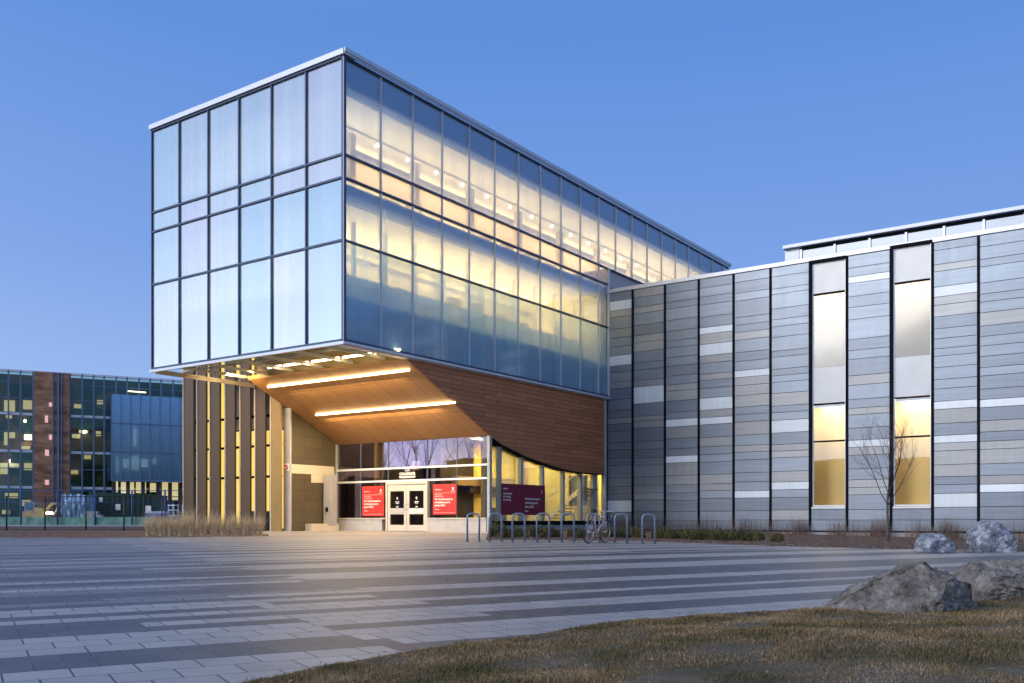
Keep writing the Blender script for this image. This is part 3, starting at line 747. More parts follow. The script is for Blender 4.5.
m = MB()
for x in (361, 388.3, 427.3, 457): 
    b = b_on(EA, x); m.bbox(EA-.02, EA+.03, b-.015, b+.015, zdoor+.06, zt)
for x in (361, 457):
    b = b_on(EA, x); m.bbox(EA-.03, EA+.03, b-.02, b+.02, 1.0, zdoor)
m.build('mullions', 'spandrel', eg)
m = MB(); m.bbox(EA-.12, EA+.12, .12, bd0-.12, .34, .93); m.bbox(EA-.12, EA+.12, bd1+.32, bL, .34, .93); m.build('base_panel', 'stone_grey', eg)
m = MB(); m.bbox(EA-.15, EA+.15, .12, bd0-.1, .935, 1.0); m.bbox(EA-.15, EA+.15, bd1+.1, bL, .935, 1.0); m.build('sill', 'door_white', eg)
# doors
m = MB(); m.bbox(EA-.1, EA+.1, bd0-.1, bd0, .36, zdoor); m.bbox(EA-.1, EA+.1, bd1, bd1+.1, .36, zdoor); m.bbox(EA-.1, EA+.1, bd0, bd1, zdoor-.16, zdoor-.035); m.build('door_frame', 'door_white', eg)
bmid = (bd0+bd1)/2
for (q0, q1) in ((bmid+.012, bd1-.01), (bd0+.01, bmid-.012)):
    m = MB(); w_ = q1-q0; z0, z1 = .38, zdoor-.17
    h = z1-z0; ST = .15
    m.bbox(EA-.06, EA, q0, q0+ST, z0, z1); m.bbox(EA-.06, EA, q1-ST, q1, z0, z1)
    for (f0, f1) in ((0, .13), (.36, .49), (.86, 1)): m.bbox(EA-.06, EA, q0+ST, q1-ST, z0+h*f0, z0+h*f1)
    d = m.build('door', 'door_white', bl)
    m = MB(); m.bbox(EA-.035, EA-.02, q0+ST, q1-ST, z0+h*.13, z0+h*.36); m.bbox(EA-.035, EA-.02, q0+ST, q1-ST, z0+h*.49, z0+h*.86); m.build('pane', 'glass_entry', d)
    m = MB(); hb = q0+.08 if q0 > bmid else q1-.08
    m.tube([B(EA-.06, hb, 1.35), B(EA-.14, hb, 1.38), B(EA-.14, hb, 1.62), B(EA-.06, hb, 1.65)], .015, 8); m.build('handle', 'chrome', d)
    # small decals on the glass
    m = MB(); bc = (q0+q1)/2; m.bbox(EA-.045, EA-.038, bc-.035, bc+.035, z0+h*.68, z0+h*.73); m.bbox(EA-.045, EA-.038, bc-.13, bc+.13, z0+h*.62, z0+h*.635); m.bbox(EA-.045, EA-.038, bc-.09, bc+.09, z0+h*.59, z0+h*.602); m.bbox(EA-.045, EA-.038, bc-.07, bc+.07, z0+h*.51, z0+h*.53); m.build('decal', 'letter', d)
    m = MB(); m.bbox(EA-.07, EA-.062, q0+ST, q1-ST, z0+h*.375, z0+h*.475); m.build('kick_label', 'frost' if q0 < bmid else 'stone_grey', d)
NV = tuple(-V); UPZ = (0, 0, 1)
for s_, sz, z in (('434', .20, 3.20), ('COLLEGIATE', .17, 3.03), ('BOULEVARD NW', .13, 2.89)):
    text(s_, sz, B(EA-.02, bmid, z), NV, UPZ, 'letter', eg, 'street_number' if s_ == '434' else 'lettering', 'CENTER', bold=.006)
# side wall beside the doors, end column, building mass
m = MB(); A0S = 5.96
m.prism([(A0S, .3), (EA+.3, .3), (EA+.3, zs(EA)-.0), (A0S, zs(A0S)-.0)], SB, SB+.2, B)
m.build('side_wall', 'side_wall', bl)
m = MB(); zb = z_at(B(7, SB, 0), 469.5)
m.bbox(A0S+.02, EA-.2, SB-.012, SB-.002, zb-.22, zb+.22); m.bbox(7.3, EA-.2, SB-.013, SB-.003, zb-.62, zb-.225); m.build('pale_band', 'pale_panel', bl)
m = MB(); m.bbox(A0S-.12, A0S-.02, b_on(5.84, 290), b_on(5.84, 283.4), .3, 7.25); m.build('end_column', 'stone_grey', bl)
m = MB(); m.bbox(6.9, EA-.3, SB-.45, SB-.02, .34, .72); m.build('bench', 'pale_panel', bl)
# fins
FX = [(183.3, 193.3), (197, 206), (209.7, 219.6), (225, 234.6), (240, 250), (254.8, 265), (270.5, 280.6)]
for i, (x0, x1) in enumerate(FX):
    q0, q1 = b_on(5.5, x1), b_on(5.5, x0)
    m = MB(); m.bbox(5.5, 5.6, q0, q1, .3, 9.04 if q1 < LB_+.1 else 11)
    o = m.build('fin', 'fin' if i < 6 else 'fin_warm', bl)
    m2 = MB(); m2.bbox(5.46, 5.497, q1-.05, q1, .3, 7.2 if q1 < LB_+.1 else 11); m2.build('edge_strip', 'pale_panel', o)
for i, (x0, x1) in enumerate(((206.2, 209.5), (219.8, 223.6), (234.8, 238.6), (250.2, 253.8), (265.2, 268.8), (281, 283.2))):
    q0, q1 = b_on(5.9, x1), b_on(5.9, x0); D = B(5.9, q0, 0)
    ztop = 9.0 if i < 2 else z_at(D, 433-i*.6)
    m = MB(); m.bbox(5.88, 5.93, q0, q1, .5 if i < 3 or i == 5 else z_at(D, 511), ztop); m.build('lit_slot', 'slot_glow', bl)
    if i > 1: m = MB(); m.bbox(5.88, 5.93, q0, q1, ztop+.1, 7.9); m.build('blind_slot', 'frost', bl); m = MB(); m.bbox(5.88, 5.93, q0, q1, 8.0, 9.0); m.build('lit_slot', 'slot_glow', bl) #, 'frost', bl)
bF0, bF1 = b_on(5.9, 283), b_on(5.9, 184)
m = MB(); m.bbox(5.95, 5.97, bF0, bF1-.2, .3, 11); m.build('fin_glazing', 'spandrel', bl)
m = MB()
for z in (3.0, 5.95, 4.5): m.bbox(5.84, 5.875, bF0, bF1-.2, z-.06, z+.06)
m.build('fin_rail', 'black', bl)
m = MB(); m.bbox(6.4, 6.5, SB+.3, bF1-.05, .3, 11); m.bbox(6.5, 20, SB+.3, SB+.4, .3, 8.5); m.bbox(6.0, 20, bF1-.3, bF1-.1, .3, 11); m.bbox(6.4, 20, LB_, bF1-.1, 11, 11.2); m.build('rear_wall', 'fin', bl)

# ================================================================== CLAD WING
wg = thing('clad_wing', B(AW, -10, .1), 'long wing clad in grey, taupe and white metal strips with two tall windows', 'building')
def panelm(name, col, var, rough=.40, metal=.5):
    m = mat(name, col, rough, metal, var, 1.4, .05, 4, stretch=(.35, .35, 9)); nt = m.node_tree; p = nt.nodes['Principled BSDF']
    gi = N(nt, 'ShaderNodeNewGeometry'); src = p.inputs['Base Color'].links[0].from_socket
    c = N(nt, 'ShaderNodeTexCoord').outputs['Object']; mp = N(nt, 'ShaderNodeMapping'); mp.inputs['Scale'].default_value = (3, 3, .12); nt.links.new(c, mp.inputs[0])
    ns = N(nt, 'ShaderNodeTexNoise'); ns.inputs['Scale'].default_value = 2; ns.inputs['Detail'].default_value = 5; nt.links.new(mp.outputs[0], ns.inputs['Vector'])
    f = math_(nt, 'MULTIPLY', math_(nt, 'ADD', math_(nt, 'MULTIPLY', gi.outputs['Random Per Island'], .20), .88), math_(nt, 'ADD', math_(nt, 'MULTIPLY', ns.outputs[0], .28), .86))
    sc2 = N(nt, 'ShaderNodeVectorMath', operation='SCALE'); nt.links.new(src, sc2.inputs[0]); nt.links.new(f, sc2.inputs['Scale']); nt.links.new(sc2.outputs[0], p.inputs['Base Color'])
    nt.links.new(math_(nt, 'ADD', math_(nt, 'MULTIPLY', ns.outputs[0], .2), rough-.1), p.inputs['Roughness'])
    return m
M['pD'] = panelm('zinc panel', (.215, .26, .315), .10)
M['pD2'] = panelm('zinc panel weathered', (.185, .222, .27), .10)
M['pT'] = panelm('taupe panel', (.305, .325, .34), .08, .42, .35)
M['pW'] = panelm('white panel', (.74, .82, .87), .03, .45, .1)
M['seam'] = mat('joint', (.03, .04, .055), .7)
ZWT, ZWB = 13.0, .40
def y4(v): return 280+v/5.693
def y5(v): return 400+v/4.879
def y6(v): return 250+v/4.554
def y7(v): return 390+v/4.554
def y8(v): return 210+v/4.02
def y9(v): return 370+v/4.02
bays = [
 (607, 633.1, 611, [('D', y4(125)), ('W', y4(178)), ('T', y4(215)), ('D', y4(285)), ('T', y4(335)), ('D', y4(385)), ('D', y4(435)), ('W', y4(492)), ('D', y4(530)), ('T', y4(585)), ('T', y4(622)), ('D', y4(683)), ('D', y5(55)), ('D', y5(90)), ('T', y5(118)), ('D', y5(155)), ('D', y5(210)), ('D', y5(245)), ('D', y5(285)), ('D', y5(320)), ('D', y5(380)), ('D', y5(423)), ('D', y5(460)), ('D', y5(490)), ('W', y5(547)), ('D', y5(590))]),
 (633.1, 665.3, 634, [('T', y4(105)), ('D', y4(160)), ('T', y4(195)), ('D', y4(262)), ('D', y4(320)), ('T', y4(360)), ('T', y4(412)), ('D', y4(475)), ('D', y4(515)), ('D', y4(575)), ('T', y4(612)), ('W', y5(20)), ('D', y5(82)), ('T', y5(105)), ('T', y5(140)), ('D', y5(205)), ('D', y5(245)), ('D', y5(285)), ('D', y5(320)), ('D', y5(375)), ('D', y5(418)), ('D', y5(455)), ('T', y5(488)), ('D', y5(545)), ('D', y5(590))]),
 (665.3, 699.1, 666, [('D', y4(80)), ('D', y4(130)), ('D', y4(168)), ('D', y4(233)), ('D', y4(295)), ('D', y4(350)), ('D', y4(390)), ('D', y4(445)), ('D', y4(495)), ('D', y4(550)), ('D', y4(600)), ('T', y4(635)), ('T', y5(8)), ('D', y5(62)), ('D', y5(97)), ('W', y5(133)), ('T', y5(190)), ('D', y5(240)), ('D', y5(275)), ('W', y5(308)), ('T', y5(370)), ('T', y5(415)), ('D', y5(455)), ('D', y5(490)), ('D', y5(545)), ('D', y5(590))]),
 (699.1, 733.9, 700, [('D', y4(50)), ('D', y4(100)), ('D', y4(145)), ('D', y4(215)), ('D', y4(275)), ('W', y4(312)), ('T', y4(370)), ('W', y4(435)), ('T', y4(478)), ('D', y4(540)), ('T', y4(575)), ('D', y4(620)), ('D', y4(675)), ('W', y5(52)), ('T', y5(88)), ('W', y5(122)), ('D', y5(185)), ('T', y5(230)), ('D', y5(268)), ('D', y5(305)), ('D', y5(365)), ('T', y5(410)), ('T', y5(443)), ('D', y5(480)), ('D', y5(543)), ('D', y5(590))]),
 (733.9, 770.8, 734.8, [('D', y6(150)), ('D', y6(200)), ('D', y6(235)), ('D', y6(310)), ('D', y6(345)), ('D', y6(378)), ('T', y6(413)), ('D', y6(470)), ('D', y6(510)), ('D', y6(552)), ('W', y6(583)), ('T', y6(620)), ('T', y6(665)), ('T', y7(80)), ('D', y7(115)), ('D', y7(148)), ('T', y7(208)), ('D', y7(255)), ('T', y7(285)), ('D', y7(320)), ('D', y7(378)), ('D', y7(420)), ('D', y7(460)), ('W', y7(492)), ('D', y7(550)), ('D', y7(592))]),
 (770.8, 810.3, 772, [('D', y6(125)), ('D', y6(180)), ('D', y6(205)), ('D', y6(270)), ('D', y6(320)), ('D', y6(352)), ('D', y6(400)), ('D', y6(463)), ('D', y6(490)), ('D', y6(545)), ('D', y6(575)), ('D', y6(605)), ('D', y6(655)), ('T', y7(12)), ('T', y7(75)), ('D', y7(105)), ('D', y7(140)), ('W', y7(197)), ('D', y7(250)), ('T', y7(280)), ('T', y7(310)), ('D', y7(372)), ('T', y7(420)), ('W', y7(455)), ('D', y7(490)), ('D', y7(547)), ('T', y7(592))]),
 (847.2, 891.1, 848.5, [('D', y6(85)), ('D', y6(125)), ('W', y6(155)), ('D', y6(215)), ('D', y6(265)), ('D', y6(320)), ('D', y6(410)), ('D', y6(460)), ('D', y6(500)), ('D', y6(575)), ('T', y6(618)), ('D', y7(45)), ('D', y7(85)), ('T', y7(115)), ('D', y7(175)), ('D', y7(230)), ('W', y7(262)), ('T', y7(298)), ('D', y7(360)), ('D', y7(410)), ('T', y7(445)), ('T', y7(478)), ('D', y7(545)), ('D', y7(592))]),
 (932.7, 978.6, 934, [('D', y8(165)), ('D', y8(222)), ('T', y8(250)), ('D', y8(312)), ('W', y8(352)), ('T', y8(385)), ('T', y8(432)), ('D', y8(480)), ('D', y8(520)), ('D', y8(560)), ('D', y8(590)), ('D', y8(635)), ('D', y9(40)), ('D', y9(78)), ('D', y9(128)), ('W', y9(160)), ('T', y9(217)), ('D', y9(265)), ('W', y9(295)), ('T', y9(327)), ('T', y9(382)), ('T', y9(430)), ('D', y9(462)), ('D', y9(497)), ('W', y9(552)), ('D', y9(600))]),
 (978.6, 1027, 980, [('D', y8(150)), ('D', y8(200)), ('D', y8(230)), ('D', y8(295)), ('D', y8(340)), ('D', y8(372)), ('D', y8(415)), ('T', y8(468)), ('D', y8(510)), ('D', y8(548)), ('D', y8(590)), ('D', y8(635)), ('D', y9(25)), ('D', y9(78)), ('D', y9(120)), ('W', y9(152)), ('D', y9(205)), ('T', y9(250)), ('D', y9(288)), ('T', y9(320)), ('T', y9(378)), ('D', y9(425)), ('T', y9(460)), ('W', y9(492)), ('D', y9(550)), ('D', y9(600))]),
]
mi_ = {'D': 0, 'T': 1, 'W': 2, 'E': 3}
def bay_panel(b0, b1, zl, top=None, bot=None):
    """stack of horizontal metal strips between b1 (right) and b0 (left)"""
    m = MB(); z = top or ZWT-.02; q = random.Random(int(b0*100))
    for c, zz in zl + [('D', bot or ZWB)]:
        if z-zz < .05: continue
        k = mi_[c]
        if c == 'D' and q.random() < .4: k = 3
        m.bbox(AW-.03-q.uniform(0, .004), AW+.02, b1+.06, b0-.06, zz+.012, z-.012, mi=k); z = zz
    return m.build('wall_panel', ['pD', 'pT', 'pW', 'pD2'], wg)
bseam = []
for x0, x1, xr, lst in bays:
    b0, b1 = b_on(AW, x0), b_on(AW, x1); D = B(AW, b_on(AW, xr), 0)
    bay_panel(b0, b1, [(c, z_at(D, y)) for c, y in lst]); bseam += [b0, b1]
wins = [(810.3, 847.2, dict(t=263.6, f1=295.5, m1=368.6, t1=405, t2=442, s=507), 811),
        (891.1, 932.7, dict(t=248.5, f1=284, m1=358, t1=398.5, t2=437.5, s=506.5), 893.5)]
for x0, x1, d, xr in wins:   # cladding under the windows
    b0, b1 = b_on(AW, x0), b_on(AW, x1); D = B(AW, b_on(AW, xr), 0)
    bay_panel(b0, b1, [('D', z_at(D, y7(592)))], top=z_at(D, d['s'])-.1)
# beyond the frame
bE = b_on(AW, 1027)
for k in range(3):
    b0 = bE-2.6*k; q = random.Random(90+k); z = ZWT-.3; l = []
    while z > .8: l.append((q.choice('DDDTDW'), z)); z -= q.uniform(.35, .7)
    bay_panel(b0, b0-2.6, l); bseam += [b0-2.6]
bEnd = bE-7.8
m = MB()
for b in sorted(set(round(x, 3) for x in bseam)): m.bbox(AW-.09, AW-.0, b-.05, b+.05, .62, ZWT-.03)
m.build('vertical_joint', 'black', wg)
m = MB(); 
wb = [(b_on(AW, x0), b_on(AW, x1)) for x0, x1, _, _ in wins]
edges = [0]
segs = [(b_on(AW, 606), wb[0][0]), (wb[0][1], wb[1][0]), (wb[1][1], bEnd)]
for s0, s1 in segs: m.bbox(AW+.02, AW+.3, s1, s0, .1, ZWT)
for (s0, s1), (x0, x1, d, xr) in zip(wb, wins):
    D = B(AW, b_on(AW, xr), 0); m.bbox(AW+.02, AW+.3, s1, s0, .1, z_at(D, d['s'])-.05); m.bbox(AW+.02, AW+.3, s1, s0, z_at(D, d['t']), ZWT)
m.bbox(AW+.3, AW+15, bEnd, bEnd+.3, .1, ZWT)
m.build('backing_wall', 'seam', wg)
m = MB(); m.bbox(AW-.03, AW+.03, bEnd, b_on(AW, 606), .02, .34); m.build('foundation', 'concrete', wg)
m = MB(); m.bbox(AW-.06, AW+.02, bEnd, b_on(AW, 606), .35, .40); m.build('base_flashing', 'black', wg)
m = MB(); m.bbox(AW-.10, AW+.5, bEnd, b_on(AW, 609), ZWT, ZWT+.19); m.build('coping', 'white_trim', wg)
m = MB(); m.bbox(AW+.5, AW+16, bEnd, -.3, ZWT-.3, ZWT+.02); m.build('roof', 'roof', wg)
# penthouse screen
m = MB(); PA = 23.0; pb0 = b_on(PA, 785); 
m.bbox(PA, PA+.1, bEnd, pb0-.9, ZWT, 14.55); m.bbox(PA, PA+.1, pb0-.75, pb0, ZWT, 14.8)
M['screen_panel'] = mat('pale screen panel', (.32, .37, .43), .35, .3, .05, 1)
ps = m.build('roof_screen', 'screen_panel', wg)
m = MB(); m.bbox(PA-.3, PA+.3, bEnd, pb0+.02, 14.72, 14.88); m.build('screen_cap', 'mullion_light', ps)
m = MB(); m.bbox(PA-.02, PA+.1, bEnd, pb0-.8, 14.55, 14.72); m.build('screen_shadow_gap', 'black', ps)
m = MB()
for k in range(12): 
    b = pb0-.85-1.68*k
    if b > bEnd: m.bbox(PA-.08, PA, b-.05, b+.05, ZWT, 14.6)
m.build('screen_post', 'white_trim', ps)
# tall windows
M['frost_warm'] = glass('frosted glass', (.9, .9, .85), (.9, .95, 1), .10, .04, .50, (.55, .56, .53))
for k, ((s0, s1), (x0, x1, d, xr)) in enumerate(zip(wb, wins)):
    D = B(AW, b_on(AW, xr), 0); z = {n: z_at(D, y) for n, y in d.items()}
    L, Rr = s0-.09, s1+.05
    m = MB(); m.bbox(AW-.14, AW+.12, L, s0+.02, z['s']-.1, z['t']+.1); m.bbox(AW-.10, AW+.12, s1-.02, Rr, z['s']-.1, z['t']+.1); m.bbox(AW-.14, AW+.12, Rr, L, z['t']-.02, z['t']+.1)
    wd = m.build('window', 'black', wg)
    wd['label'] = 'tall window left of the bare young tree' if k == 0 else 'tall window behind the bare young tree'
    L2, R2 = L-.07, Rr+.04
    m = MB()
    for n in ('f1', 't1', 't2'): m.bbox(AW-.06, AW+.08, R2, L2, z[n]-.035, z[n]+.035)
    m.build('transom', 'black', wd)
    m = MB(); m.bbox(AW+.0, AW+.1, L2, L-.002, z['s'], z['t']-.03); m.build('jamb', 'mullion_light', wd)
    m = MB(); m.bbox(AW-.05, AW+.1, Rr+.002, R2, z['s'], z['t']-.03); m.bbox(AW-.13, AW+.1, Rr+.002, L-.002, z['s']-.09, z['s']-.01); m.bbox(AW-.06, AW+.1, R2, L2, z['s']+.01, z['s']+.08); m.build('sill', 'white_trim', wd)
    m = MB(); m.bbox(AW+.03, AW+.05, R2, L2, z['f1'], z['t']-.03, mi=0); m.bbox(AW+.03, AW+.05, R2, L2, z['t1'], z['m1'], mi=0)
    m.build('frosted_panel', 'frost', wd)
    m = MB(); m.bbox(AW+.03, AW+.05, R2, L2, z['m1'], z['f1']-.03); m.build('upper_pane', 'frost_warm', wd)
    m = MB(); m.bbox(AW+.03, AW+.05, R2, L2, z['s']+.05, z['t1']); m.build('lower_pane', 'glass_window', wd)
    # room behind
    m = MB(); m.bbox(AW+1.3, AW+1.35, s1-.4, s0+.4, z['s']-.2, z['t1']); m.bbox(AW+.31, AW+1.3, s0+.3, s0+.4, z['s']-.2, z['t']); m.bbox(AW+.31, AW+1.3, s1-.4, s1-.3, z['s']-.2, z['t'])
    m.bbox(AW+.31, AW+1.3, s1-.4, s0+.4, z['s']-.3, z['s']-.2); m.bbox(AW+.31, AW+1.3, s1-.4, s0+.4, z['t1']+.1, z['t1']+.3); m.build('room_wall', 'cream_room', wd)
    m = MB(); m.bbox(AW+1.1, AW+1.15, s1-.4, s0+.4, z['t1']+.3, z['t']+.2); m.bbox(AW+.31, AW+1.1, s1-.4, s0+.4, z['f1']+.5, z['f1']+.55); m.build('upper_room_wall', 'ceiling', wd)
    zc = (z['s']+z['t1'])/2
    arealight(B(AW+.8, (s0+s1)/2, z['t1']+.05), (0, 0, -1), .9, 1.4, 62 if k == 0 else 78, (1, .80, .46), wd)
    arealight(B(AW+.7, (s0+s1)/2, z['f1']+.45), (0, 0, -1), .6, 1.4, 60, (1, .76, .42), wd)

# ================================================================== THINGS AT THE ENTRANCE
def poster(name, a, b0, b1, z0, z1, mname, label, cat, group=None):
    """poster on the -u facing glass, b0 right edge, b1 left edge"""
    r = thing(name, B(a, b1, z0), label, cat, group)
    m = MB(); m.bbox(a-.02, a-.005, b0, b1, z0, z1); m.build('panel', mname, r)
    h = z1-z0; wd_ = b1-b0
    X = NV
    def tx(s, sz, fx, fz, **k): text(s, sz, B(a-.024, b1-fx*wd_, z0+fz*h), X, UPZ, 'letter', r, 'lettering', **k)
    tx('UNIVERSITY', h*.055, .08, .80); tx('Taylor Institute', h*.05, .08, .64); tx('for Teaching and Learning', h*.035, .08, .585)
    tx('We look forward to', h*.092, .08, .475, bold=.004); tx('welcoming you in', h*.092, .08, .375, bold=.004); tx('spring 2016.', h*.092, .08, .275, bold=.004)
    tx('ucalgary.ca', h*.045, .08, .16)
    m = MB(); m.bbox(a-.024, a-.0205, b0+.06*wd_, b1-.06*wd_, z0+h*.705, z0+h*.712)
    m.bbox(a-.024, a-.0205, b0+.06*wd_, b1-.06*wd_, z0+h*.055, z0+h*.062); m.build('rule', 'letter', r)
    crest(r, lambda s, z: B(a-.024, b0+.14*wd_-s, z), z0+h*.84, h*.06)
    return r
def crest(r, fr, zc, s):
    m = MB()
    pts = [(-.8, 1), (.8, 1), (.8, 0), (0, -1), (-.8, 0)]
    m.face([fr(x*s*.7, zc+y*s*.8) for x, y in pts]); m.face([fr(-s*1.4, zc-s*1.1), fr(s*1.4, zc-s*1.1), fr(s*1.4, zc-s*1.3), fr(-s*1.4, zc-s*1.3)])
    m.build('crest', 'letter', r)
pa = EA-.06
Dp = B(EA, b_on(EA, 373), 0)
poster('poster', pa, b_on(pa, 384.2), b_on(pa, 362.5), z_at(Dp, 516), z_at(Dp, 486.3), 'red', 'red poster on the glass left of the double doors', 'poster', 'red posters either side of the doors')
Dp = B(EA, b_on(EA, 445), 0)
poster('poster', pa, b_on(pa, 456.6), b_on(pa, 433.3), z_at(Dp, 514.5), z_at(Dp, 484.2), 'red', 'red poster on the glass right of the double doors', 'poster', 'red posters either side of the doors')
# maroon banner on the side glazing, two panels
a0, am, a1_ = a_on(.2, 501.5), a_on(.2, 523.3), a_on(.2, 545)
zb1 = z_at(B(am, .2, 0), 484.5); zb0 = z_at(B(am, .2, 0), 515)
bn = thing('banner', B(a0, .2, zb0), 'wide maroon banner in two panels on the side glazing behind the bicycle racks', 'banner')
for q0, q1 in ((a0, am-.01), (am+.01, a1_)):
    m = MB(); m.bbox(q0, q1, .195, .21, zb0, zb1); m.build('panel', 'maroon', bn)
h = zb1-zb0
for s_, sz, a, fz_ in (('UNIVERSITY', .055, a0+.12, .82), ('Taylor Institute', .085, a0+.12, .66), ('for Teaching', .085, a0+.12, .56), ('and Learning', .085, a0+.12, .46),
                     ('We look forward to', .115, am+.12, .50), ('welcoming you in', .115, am+.12, .37), ('spring 2016.', .115, am+.12, .24), ('ucalgary.ca', .05, am+.12, .12)):
    text(s_, sz*h*.95, B(a, .19, zb0+fz_*h), tuple(U), UPZ, 'letter', bn, bold=.003)
crest(bn, lambda s, z: B(a1_-.3+s, .19, z), zb0+h*.8, h*.05)
# pier with push plate
p = B(8.2, b_on(8.2, 331), 0)
pr_ = thing('entrance_pier', (p[0], p[1], .33), 'short square pier with a push plate between the brown wall and the doors', 'pier')
pa0 = 8.0; q0, q1 = b_on(pa0, 330.5), b_on(pa0, 323.5); pa1 = a_on(q0, 337)
m = MB(); m.bbox(pa0, pa1, q0, q1, .62, z_at(p, 475)); m.build('shaft', 'stone_grey', pr_)
m = MB(); m.bbox(pa0-.03, pa1+.03, q0-.03, q1+.03, .33, .62); m.build('base', 'pale_panel', pr_)
m = MB(); m.bbox(pa0-.03, pa0-.001, (q0+q1)/2-.08, (q0+q1)/2+.08, 1.3, 1.52); m.build('push_plate', 'black', pr_)
# emblem sign on column
ec = b_on(5.84, 286.8)-SB-.17
m = MB(); q = B(5.84, SB+.17+ec, 0); zq = z_at(q, 467.3)
es = thing('wall_sign', B(5.82, SB+.17+ec, zq), 'small white sign with a red horseshoe emblem on the grey end column', 'sign')
m.bbox(5.82, 5.838, SB+.02+ec, SB+.32+ec, zq-.18, zq+.18); m.build('plate', 'letter', es)
m = MB(); m.tube([B(5.80, SB+.27+ec, zq+.09)] + [B(5.80, SB+.16+ec-.09*math.sin(t), zq+.09*math.cos(t)) for t in [k*math.pi/8 for k in range(9)]] + [B(5.80, SB+.27+ec, zq-.09)], .028, 6); m.build('emblem', 'red', es)
# hanging sign in the lobby seen through the transom glass
hb = b_on(EA+1, 415.5); hp = B(EA+1, hb, 0); z0 = z_at(hp, 465.5); z1 = z_at(hp, 461)
hs = thing('hanging_sign', B(EA+1, hb, 4.6), 'white and red sign hanging from a rod behind the glass above the doors', 'sign')
m = MB(); m.tube([B(EA+1, hb, z1), B(EA+1, hb, z_at(hp, 446))], .02, 6); m.build('rod', 'letter', hs)
M['sign_lit'] = emit('lit white sign', (1, .95, .9), .9); M['sign_red'] = emit('lit red sign', (1, .08, .05), .8)
m = MB(); m.bbox(EA+.97, EA+1.03, hb-.22, hb+.22, z0, z1); m.build('panel', 'sign_lit', hs)
m = MB(); m.bbox(EA+.97, EA+1.03, hb-.2, hb+.2, z0-.22, z0-.01); m.build('exit_panel', 'sign_red', hs)

# ================================================================== BICYCLE RACKS
def make_rack():
    o = thing('bicycle_rack', (0, 0, 0), 'x', 'bicycle rack', 'steel hoop racks in a row'); ORG[o.name] = None
    m = MB(); W2, Hh, r = .185, .86, .12
    pts = [(-W2, 0, 0), (-W2, 0, Hh-r)] + [(-W2+r-r*math.cos(t), 0, Hh-r+r*math.sin(t)) for t in (.4, .8, 1.2, 1.57)] + [(W2-r+r*math.sin(t), 0, Hh-r+r*math.cos(t)) for t in (0, .4, .8, 1.2)] + [(W2, 0, Hh-r), (W2, 0, 0)]
    m.tube(pts, .031, 10); m.build('hoop', 'steel_blue', o)
    for s in (-1, 1):
        m = MB(); m.tube([(s*W2, 0, .0), (s*W2, 0, .012)], .07, 12); m.build('foot_plate', 'steel_blue', o)
    return o
rack_px = [(473.3, 541.6), (495.5, 542), (518.6, 542.1), (543, 542.3), (567.8, 542.7), (593.5, 543), (621, 543.3), (648.6, 544)]
rlab = ['bicycle rack hoop at the left end of the row, before the red poster', 'second hoop from the left, at the left edge of the maroon banner', 'third hoop from the left, in front of the middle of the maroon banner', 'fourth hoop from the left, by the right edge of the maroon banner',
        'empty hoop just left of the parked bicycle', 'hoop with the bicycle leaning on it', 'hoop just right of the bicycle, before the white panel', 'hoop at the right end of the row, before the metal clad wing']
rp = make_rack()
for i, (x, y) in enumerate(rack_px):
    o = rp if i == 0 else copy_tree(rp)
    o.location = on_ground(x, y); o['label'] = rlab[i]; o.rotation_euler.z = R(4)
# ------------------------------------------------------------------ bicycle
bp_ = on_ground(596.5, 543.3)
bk = thing('bicycle', bp_, 'pale framed road bicycle with drop handlebars leaning on a rack', 'bicycle', rz=R(54)); ORG[bk.name] = None
M['tyre'] = mat('tyre rubber', (.02, .02, .022), .8); M['bike_frame'] = mat('lilac frame', (.55, .48, .58), .3, .3); M['rim'] = mat('bicycle rim', (.6, .58, .55), .3, .9)
def ring(mb, cx, cz, r, t, n=28, y=0): mb.tube([(cx+r*math.cos(k*2*math.pi/n), y, cz+r*math.sin(k*2*math.pi/n)) for k in range(n+1)], t, 6, cap=False)
for cx in (-.5, .5):
    m = MB(); ring(m, cx, .34, .325, .016); wh = m.build('wheel', 'tyre', bk)
    m = MB(); ring(m, cx, .34, .303, .009); m.build('rim', 'rim', wh)
    m = MB()
    for k in range(14):
        t = k*2*math.pi/14; m.tube([(cx, .02*(-1)**k, .34), (cx+.3*math.cos(t), 0, .34+.3*math.sin(t))], .0022, 4)
    m.tube([(cx, -.05, .34), (cx, .05, .34)], .022, 8); m.build('spokes', 'rim', wh)
BBp = (-.08, 0, .28); ST_ = (-.2, 0, .82); HT = (.36, 0, .84); HB = (.41, 0, .68)
m = MB()
for a, b, r in ((BBp, ST_, .015), (BBp, HB, .018), (ST_, HT, .015), (HT, HB, .019)): m.tube([a, b], r, 8)
for s in (-.05, .05):
    m.tube([(BBp[0], s*.5, BBp[2]), (-.5, s, .34)], .009, 6); m.tube([(ST_[0], s*.3, .78), (-.5, s, .34)], .008, 6); m.tube([(HB[0], s*.8, HB[2]-.02), (.44, s*.9, .55), (.5, s, .34)], .011, 6)
m.build('frame', 'bike_frame', bk)
m = MB(); m.tube([ST_, (-.225, 0, .94)], .012, 6); m.build('seat_post', 'rim', bk)
m = MB(); m.tube([(-.35, 0, .955), (-.28, 0, .96), (-.18, 0, .955), (-.08, 0, .945)], [.065, .07, .035, .015], 8); m.build('saddle', 'tyre', bk)
m = MB(); m.tube([HT, (.35, 0, .92), (.42, 0, .95)], .013, 6)
for s in (-1, 1): m.tube([(.42, 0, .95), (.42, .2*s, .95), (.5, .21*s, .94), (.54, .21*s, .88), (.48, .21*s, .82), (.42, .21*s, .82)], .012, 6)
m.build('handlebar', 'rim', bk)
